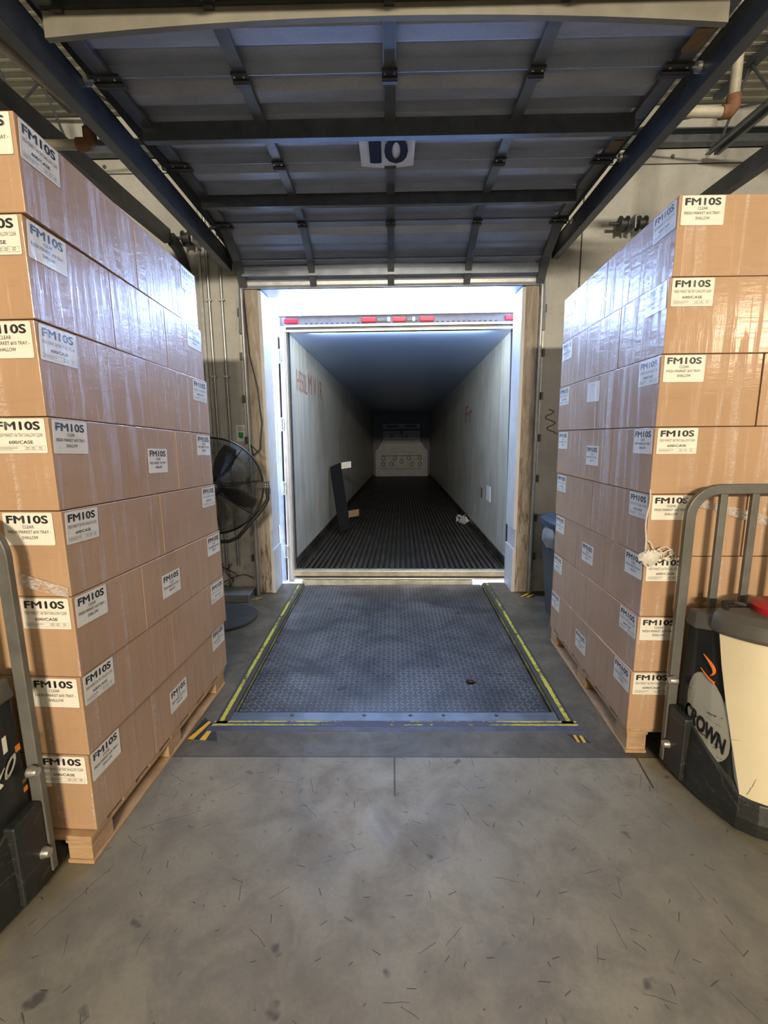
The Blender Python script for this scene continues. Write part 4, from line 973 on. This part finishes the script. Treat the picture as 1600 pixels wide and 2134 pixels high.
    for i, p in enumerate(full):
        tn = (full[min(i+1, len(full)-1)]-full[max(i-1, 0)]).normalized(); nrm = Vector((0, 1, 0)).cross(tn).normalized()
        rings_.append([p+nrm*a_*0.028+Vector((0, 1, 0))*c_*0.014 for a_, c_ in ((-0.8, -1), (0.8, -1), (0.8, 1), (-0.8, 1))])
    b.rings(rings_, 'frame_grey'); part(b, 'backrest_frame', t, bevel=0.004)
    for x in (-0.215, -0.072, 0.072, 0.215):
        b = MB(); b.box(x-0.017, x+0.017, 0.010, 0.032, 0.86, H-0.02, 'frame_grey'); part(b, 'backrest_bar', t, bevel=0.004)
    for sx in (-1, 1):
        for z in (0.51, 0.17):
            b = MB(); b.tube([(sx*(w+0.005), -0.02, z), (sx*(w+0.015), -0.02, z+0.0), (sx*(w+0.040), -0.02, z)], [0.020, 0.022, 0.016], 'bolt_metal', 14); part(b, 'bolt', t, smooth=True)
    # fork roots reaching under the pallet
    for sx in (-1, 1):
        b = MB(); b.box(sx*0.19-0.08, sx*0.19+0.08, 0.02, 1.05, 0.045, 0.09, 'black_paint'); part(b, 'fork', t, bevel=0.006)
    # side step plates
    for sx in (-1, 1):
        b = MB(); xs = sorted((sx*0.33, sx*0.375)); b.box(xs[0], xs[1], -0.13, 0.02, 0.05, 0.37, 'scuffed_black'); part(b, 'guard_plate', t, bevel=0.008)
    def side_T(sx, y, z, lean=0.0, rise=0.0):  # plane on the body flank, x runs along flank
        yaw = R(-62) if sx < 0 else R(62)
        Mx = Matrix.Rotation(yaw, 4, 'Z')
        return Mx
    # decals placed on the body flank surface
    def flank(sx, v, z, offs=0.0025):
        """v 0..1 from rear to front along the flank of the body, z height"""
        P3 = [(0.335, 0.0), (0.335, -0.10), (0.315, -0.20), (0.285, -0.29)]
        t_ = v*3; i = min(2, int(t_)); f = t_-i; x = P3[i][0]*(1-f)+P3[i+1][0]*f; y = P3[i][1]*(1-f)+P3[i+1][1]*f
        if z < 0.45: ky = 1.12+(1.05-1.12)*(z-0.10)/0.35; kx = 1
        else: ky = 1.05+(0.72-1.05)*(z-0.45)/0.38; kx = 1+(0.965-1)*(z-0.45)/0.38
        return Vector((sx*(x*kx+offs), y*ky-offs*0.4, z))
    def decal(name, sx, pts, mat, offs=0.0025, lab=None):
        b = MB(); P3 = [flank(sx, v, z, offs) for v, z in pts]; c = sum(P3, Vector())/len(P3)
        n_ = len(P3); b.poly(P3+[c], [(i, (i+1) % n_, n_) for i in range(n_)], mat); o = part(b, name, t, fixn=False)
        if lab: o['label'] = lab
        return o
    def decal_text(sx, txt, v0, z0, vw, h, mat, rise=0.0, bold=0.0, shear=0.0, offs=0.004, flip=False):
        V, F = text_geo(txt, bold, shear); b = MB()
        P3 = []
        for a, c in V:
            vv = v0+vw*a; P3.append(flank(sx, vv, z0+c*h+rise*a, offs))
        for dz in (-1, 0, 1):
            for dy in (-1, 1): b.poly([p+Vector((0, dy*bold*h*1.2, dz*bold*h*1.2)) for p in P3], F, mat)
        return part(b, 'lettering', t, fixn=False)
    if right:
        # oval worn badge with its lettering, sloping swoosh, bay number
        def patch(name, vc, zc, rv, rz, mat, cut=None):
            b = MB(); V = []; F = []; nR, nT = 6, 32
            V.append(flank(-1, vc, zc)); 
            for i in range(1, nR+1):
                for k in range(nT):
                    a = 2*math.pi*k/nT; vv = vc+rv*i/nR*math.cos(a); z_ = zc+rz*i/nR*math.sin(a)-0.10*(vv-vc)
                    V.append(flank(-1, min(1.0, max(0, vv)), z_))
            for k in range(nT): F.append((0, 1+k, 1+(k+1) % nT))
            for i in range(nR-1):
                for k in range(nT): F.append((1+i*nT+k, 1+(i+1)*nT+k, 1+(i+1)*nT+(k+1) % nT, 1+i*nT+(k+1) % nT))
            b.poly(V, F, mat); o = part(b, name, t, fixn=False); return o
        patch('badge', 0.62, 0.43, 0.40, 0.18, 'worn_badge')['label'] = 'scuffed pale oval badge'
        decal_text(-1, 'CROWN', 0.22, 0.365, 0.72, 0.075, 'black_ink', -0.06, 0.03, 0.25, 0.005)
        b = MB(); pts = [flank(-1, 0.50+0.22*math.sin(k/10*2.4), 0.70-0.08*k/10, 0.005) for k in range(11)]
        b.tube(pts, [0.002+0.006*math.sin(math.pi*k/10) for k in range(11)], 'orange_ink', 6)
        b.tube([flank(-1, 0.46+0.26*k/8, 0.632-0.035*math.sin(k/8*1.4), 0.005) for k in range(9)], [0.002+0.0045*k/8 for k in range(9)], 'orange_ink', 6); part(b, 'swoosh', t)
        # number plate 1 and round badge on the cover
        def coverpt(x, z, offs):
            for (z0, f0, s0, w0), (z1, f1, s1, w1) in zip(lev, lev[1:]):
                if z0 <= z <= z1: f = (z-z0)/(z1-z0); yf, ys, w_ = f0+(f1-f0)*f, s0+(s1-s0)*f, w0+(w1-w0)*f; break
            u = min(1, abs(x)/w_); return Vector((x, -ys-(yf-ys)*(1-u**2.6)-offs, z))
        b = MB(); g = []
        for i in range(5):
            for j in range(5): g.append(coverpt(-0.200+0.062*j/4, 0.655+0.115*i/4, 0.0025))
        b.poly(g, [(i*5+j, i*5+j+1, (i+1)*5+j+1, (i+1)*5+j) for i in range(4) for j in range(4)], 'label_white')
        V, F = text_geo('1', 0.05); b.poly([coverpt(-0.188+0.034*a, 0.668+0.09*c, 0.004) for a, c in V], F, 'black_ink'); part(b, 'number_sticker', t, fixn=False)
        b = MB()
        for k in range(20):
            a0, a1 = 2*math.pi*k/20, 2*math.pi*(k+1)/20
            b.poly([coverpt(-0.243, 0.70, 0.003), coverpt(-0.243+0.020*math.cos(a0), 0.70+0.024*math.sin(a0), 0.003), coverpt(-0.243+0.020*math.cos(a1), 0.70+0.024*math.sin(a1), 0.003)], [(0, 1, 2)], 'blue_vinyl' if k < 9 or k > 17 else ('orange_ink' if k < 15 else 'tape_yellow'))
        part(b, 'round_sticker', t, fixn=False)
    else:
        decal('decal', 1, [(0.20, 0.68), (0.60, 0.66), (0.60, 0.60), (0.20, 0.62)], 'label_white')
        decal('decal', 1, [(0.0, 0.615), (0.7, 0.60), (0.7, 0.575), (0.0, 0.59)], 'orange_ink')
        decal_text(1, 'KO', 0.48, 0.50, -0.38, 0.050, 'label_white', 0.05, 0.03, 0.4)
        decal('decal', 1, [(0.0, 0.475), (0.9, 0.43), (0.9, 0.415), (0.0, 0.46)], 'brown_paint')
        decal('decal', 1, [(0.0, 0.445), (0.9, 0.39), (0.9, 0.372), (0.0, 0.425)], 'orange_ink')
    return t
pallet_truck(1.732, 2.245, 'cream and black electric pallet truck at the right stack', True)
pallet_truck(-1.695, 1.60, 'black pallet truck with orange decals at the left stack', False)

# ------------------------------------------------------------------ fan on its pedestal behind the left stack
FC = Vector((-1.575, 4.30, 1.205)); fan = thing('pedestal_fan', 'large black caged pedestal fan behind the left stack', 'fan', (FC.x, FC.y, 0))
FR = 0.425; yawF = R(12)
MF = Matrix.Translation((0, 0, FC.z)) @ Matrix.Rotation(yawF, 4, 'Z') @ Matrix.Rotation(R(90), 4, 'X')   # local z -> -y (towards camera)
def cage(front):
    b = MB(); s = 1 if front else -1
    for i in range(32):
        r = 0.06+(FR-0.06)*i/31; dz = s*0.10*math.cos(r/FR*math.pi/2)**0.7
        pts = [MF @ Vector((r*math.cos(a), r*math.sin(a), dz)) for a in [2*math.pi*k/48 for k in range(48)]]
        b.tube(pts, (0.0019 if front else 0.0015) if i < 31 else 0.009, 'black_paint', 5, closed=True)
    for k in range(8):
        a = 2*math.pi*k/8+0.1
        for da in (-0.03, 0.03):
            pts = [MF @ Vector((r*math.cos(a+da*(1-r/FR)), r*math.sin(a+da*(1-r/FR)), s*(0.104*math.cos(r/FR*math.pi/2)**0.7))) for r in [0.05+(FR-0.05)*j/8 for j in range(9)]]
            b.tube(pts, 0.0026, 'black_paint', 5)
    return b
part(cage(True), 'front_grille', fan); part(cage(False), 'rear_grille', fan)
for k in range(4):
    a0 = 2*math.pi*k/4-0.45; V = []; F = []
    for i in range(9):
        r = 0.06+(FR-0.10)*i/8; wid = 0.22+0.16*math.sin(math.pi*i/8)
        for j in range(5):
            a = a0+(j/4-0.5)*wid*2.2/(0.6+r*3); V.append(MF @ Vector((r*math.cos(a), r*math.sin(a), (j/4-0.5)*0.07)))
    F = [(i*5+j, i*5+j+1, (i+1)*5+j+1, (i+1)*5+j) for i in range(8) for j in range(4)]
    b = MB(); b.poly(V, F, 'black_rubber'); part(b, 'blade', fan, solid=0.003, smooth=True, fixn=False)
b = MB(); b.tube([MF @ Vector((0, 0, -0.22)), MF @ Vector((0, 0, -0.20)), MF @ Vector((0, 0, 0.0))], [0.06, 0.085, 0.085], 'black_paint', 24); b.tube([MF @ Vector((0, 0, 0)), MF @ Vector((0, 0, 0.055)), MF @ Vector((0, 0, 0.105)), MF @ Vector((0, 0, 0.115))], [0.05, 0.05, 0.055, 0.04], 'black_paint', 24); part(b, 'motor', fan, smooth=True)
b = MB(); b.tube([MF @ Vector((FR+0.035, 0, 0)), MF @ Vector((FR+0.035, -0.13, 0)), MF @ Vector((FR-0.02, -0.22, 0)), MF @ Vector((0.18, -0.47, 0)), MF @ Vector((0.10, -0.50, 0)), MF @ Vector((-0.10, -0.50, 0)), MF @ Vector((-0.18, -0.47, 0)), MF @ Vector((-FR+0.02, -0.22, 0)), MF @ Vector((-FR-0.035, -0.13, 0)), MF @ Vector((-FR-0.035, 0, 0))], 0.017, 'black_paint', 12); part(b, 'yoke', fan, smooth=True)
for sx in (-1, 1):
    b = MB(); q = [MF @ Vector((sx*x, y, z)) for x, y, z in ((FR-0.07, -0.02, -0.03), (FR+0.055, -0.03, -0.03), (FR+0.055, 0.03, -0.03), (FR-0.07, 0.02, -0.03), (FR-0.07, -0.02, 0.03), (FR+0.055, -0.03, 0.03), (FR+0.055, 0.03, 0.03), (FR-0.07, 0.02, 0.03))]; b.hexa(q, 'black_paint')
    for (x, y) in ((0.025, 0.01), (0.045, 0.01), (0.025, -0.01), (0.045, -0.01)): b.disc(MF @ Vector((sx*(FR+x-0.003), y, 0.031)), MF.to_3x3() @ Vector((0, 0, 1)), 0.005, 0.003, 'bolt_metal', 8)
    part(b, 'yoke_clamp', fan, bevel=0.004)
b = MB(); b.tube([(0, 0, 0.06), (0, 0, 0.72)], 0.024, 'black_paint', 14); part(b, 'pole', fan, smooth=True)
b = MB(); b.tube([(0, -0.06, 0.001), (0, -0.06, 0.022), (0, -0.06, 0.034), (0, -0.06, 0.05), (0, -0.06, 0.072)], [0.33, 0.33, 0.31, 0.20, 0.06], 'base_grey', 40); part(b, 'base', fan, smooth=True)
# cord of the fan
b = MB(); b.tube([(-1.20, 4.42, 1.50), (-1.28, 4.5, 1.56), (-1.36, 4.85, 1.44), (-1.30, 4.87, 1.50), (-1.27, 4.88, 1.75), (-1.30, 4.90, 2.1), (-1.36, 4.90, 2.4), (-1.385, 4.9, 2.95)], 0.006, 'black_rubber', 8); o = b.build('power_cord', loc=(-1.36, 4.9, 1.44), smooth=True); tag(o, 'black power cord looping down the left door jamb to the fan', 'cord')

# steel step plate on the floor
b = MB(); b.box(-1.84, -1.43, 4.66, 4.92, 0.065, 0.075, 'galvanised_steel'); b.box(-1.84, -1.43, 4.65, 4.66, 0.0, 0.075, 'galvanised_steel'); b.box(-1.84, -1.79, 4.66, 4.92, 0.0, 0.065, 'strut_steel'); b.box(-1.48, -1.43, 4.66, 4.92, 0.0, 0.065, 'strut_steel')
o = b.build('steel_step', loc=(-1.69, 4.78, 0), bevel=0.003); tag(o, 'low grey folded steel plate on the floor by the left wall', 'steel plate')
# floor mat scrap
# conduits on the left wall
for i, (x, zt, zb, lab) in enumerate(((-1.72, 4.1, 0.30, 'thin pale conduit on the left wall, farther from the door'), (-1.60, 4.1, 0.30, 'thin pale conduit on the left wall, nearer the door'))):
    b = MB(); b.tube([(x, WY-0.02, zb), (x, WY-0.02, zt)], 0.013, 'galvanised_steel', 10)
    for z in (0.8, 1.5, 2.2, 2.9): b.box(x-0.026, x+0.026, WY-0.036, WY, z-0.008, z+0.008, 'galvanised_steel')
    o = b.build('conduit', loc=(x, WY-0.02, zb), smooth=True); tag(o, lab, 'conduit', 'conduits on the left wall')
b = MB(); b.box(-1.80, -1.775, WY-0.03, WY, 0.0, 3.9, 'galvanised_steel')
o = b.build('wall_channel', loc=(-1.79, WY, 0)); tag(o, 'flat galvanised channel running up the left wall beside the rail', 'channel')
b = MB()
for k in range(5):
    pts = [(-1.70+0.02*k*math.sin(j*0.9+k), WY-0.025-0.008*math.sin(j+k), 0.32-0.028*j) for j in range(10)]; b.tube(pts, 0.004, 'grey_film' if k % 2 else 'black_rubber', 6)
pts = [(-1.66+0.026*j, WY-0.03, 0.17+0.05*math.sin(j*0.32)-0.004*j) for j in range(9)]; b.tube(pts, 0.004, 'black_rubber', 6)
o = b.build('loose_wires', loc=(-1.70, WY-0.03, 0.05)); tag(o, 'tangle of loose wires at the foot of the wall conduits', 'wires')
# wall notice
b = MB(); x0, x1, z0, z1 = -1.545, -1.455, 1.575, 1.735; y = WY-0.006
b.box(x0, x1, y, WY, z0, z1, 'paper'); cx_ = (x0+x1)/2
b.poly([(cx_-0.025, y-0.001, 1.665), (cx_-0.025, y-0.001, 1.615), (cx_, y-0.001, 1.600), (cx_+0.025, y-0.001, 1.615), (cx_+0.025, y-0.001, 1.665)], [(0, 1, 2, 3, 4)], 'green_ink')
for k, (w_, mt) in enumerate(((0.05, 'green_ink'), (0.07, 'grey_ink'), (0.06, 'grey_ink'), (0.066, 'grey_ink'))): zz = 1.718-0.012*k; b.poly([(cx_-w_/2, y-0.001, zz), (cx_+w_/2, y-0.001, zz), (cx_+w_/2, y-0.001, zz-0.004), (cx_-w_/2, y-0.001, zz-0.004)], [(0, 1, 2, 3)], mt)
o = b.build('wall_notice', loc=(cx_, WY, z0), fixn=False); tag(o, 'small white and green notice on the wall above the fan', 'notice')
# brown scribble
b = MB(); pts = [(1.53+0.05*math.sin(j*1.3)+0.004*j, WY-0.002, 1.86-0.022*j) for j in range(12)]
for p, q in zip(pts, pts[1:]): b.bar(p, q, 0.002, 0.012, 'brown_paint', (1, 0, 0.3))
o = b.build('wall_scribble', loc=(1.56, WY, 1.6)); tag(o, 'brown painted scribble on the wall right of the door', 'graffiti')
# corner brown patch above notice
# waste bin
bx, by = 1.66, 4.22; bn = thing('waste_bin', 'dark blue wheeled waste bin against the wall behind the right stack', 'bin', (bx, by, 0))
b = MB(); L_ = []
for z, w_, d_ in ((0.02, 0.24, 0.22), (0.55, 0.28, 0.26), (0.86, 0.305, 0.285)):
    L_.append([(w_*x, d_*y, z) for x, y in ((-1, -0.8), (-0.85, -1), (0.85, -1), (1, -0.8), (1, 0.8), (0.85, 1), (-0.85, 1), (-1, 0.8))])
b.rings(L_, 'bin_plastic'); part(b, 'body', bn, bevel=0.008)
b = MB(); L_ = []
for z, w_, d_ in ((0.855, 0.335, 0.315), (0.90, 0.34, 0.32), (0.925, 0.30, 0.28)):
    L_.append([(w_*math.copysign(abs(math.cos(a))**0.6, math.cos(a)), d_*math.copysign(abs(math.sin(a))**0.6, math.sin(a)), z) for a in [2*math.pi*k/32 for k in range(32)]])
b.rings(L_, 'bin_lid_plastic'); part(b, 'lid', bn, smooth=True)
b = MB(); L_ = []
for j, (z, g_) in enumerate(((0.86, 1.02), (0.80, 1.12), (0.72, 1.14), (0.66, 1.04))):
    L_.append([(0.30*g_*math.cos(a)*(1+0.02*math.sin(9*a+j)), 0.28*g_*math.sin(a)*(1+0.02*math.cos(7*a)), z+0.01*math.sin(6*a)) for a in [2*math.pi*k/40 for k in range(40)]])
b.rings(L_, 'grey_film', False, False); part(b, 'liner_bag', bn, smooth=True, fixn=False)
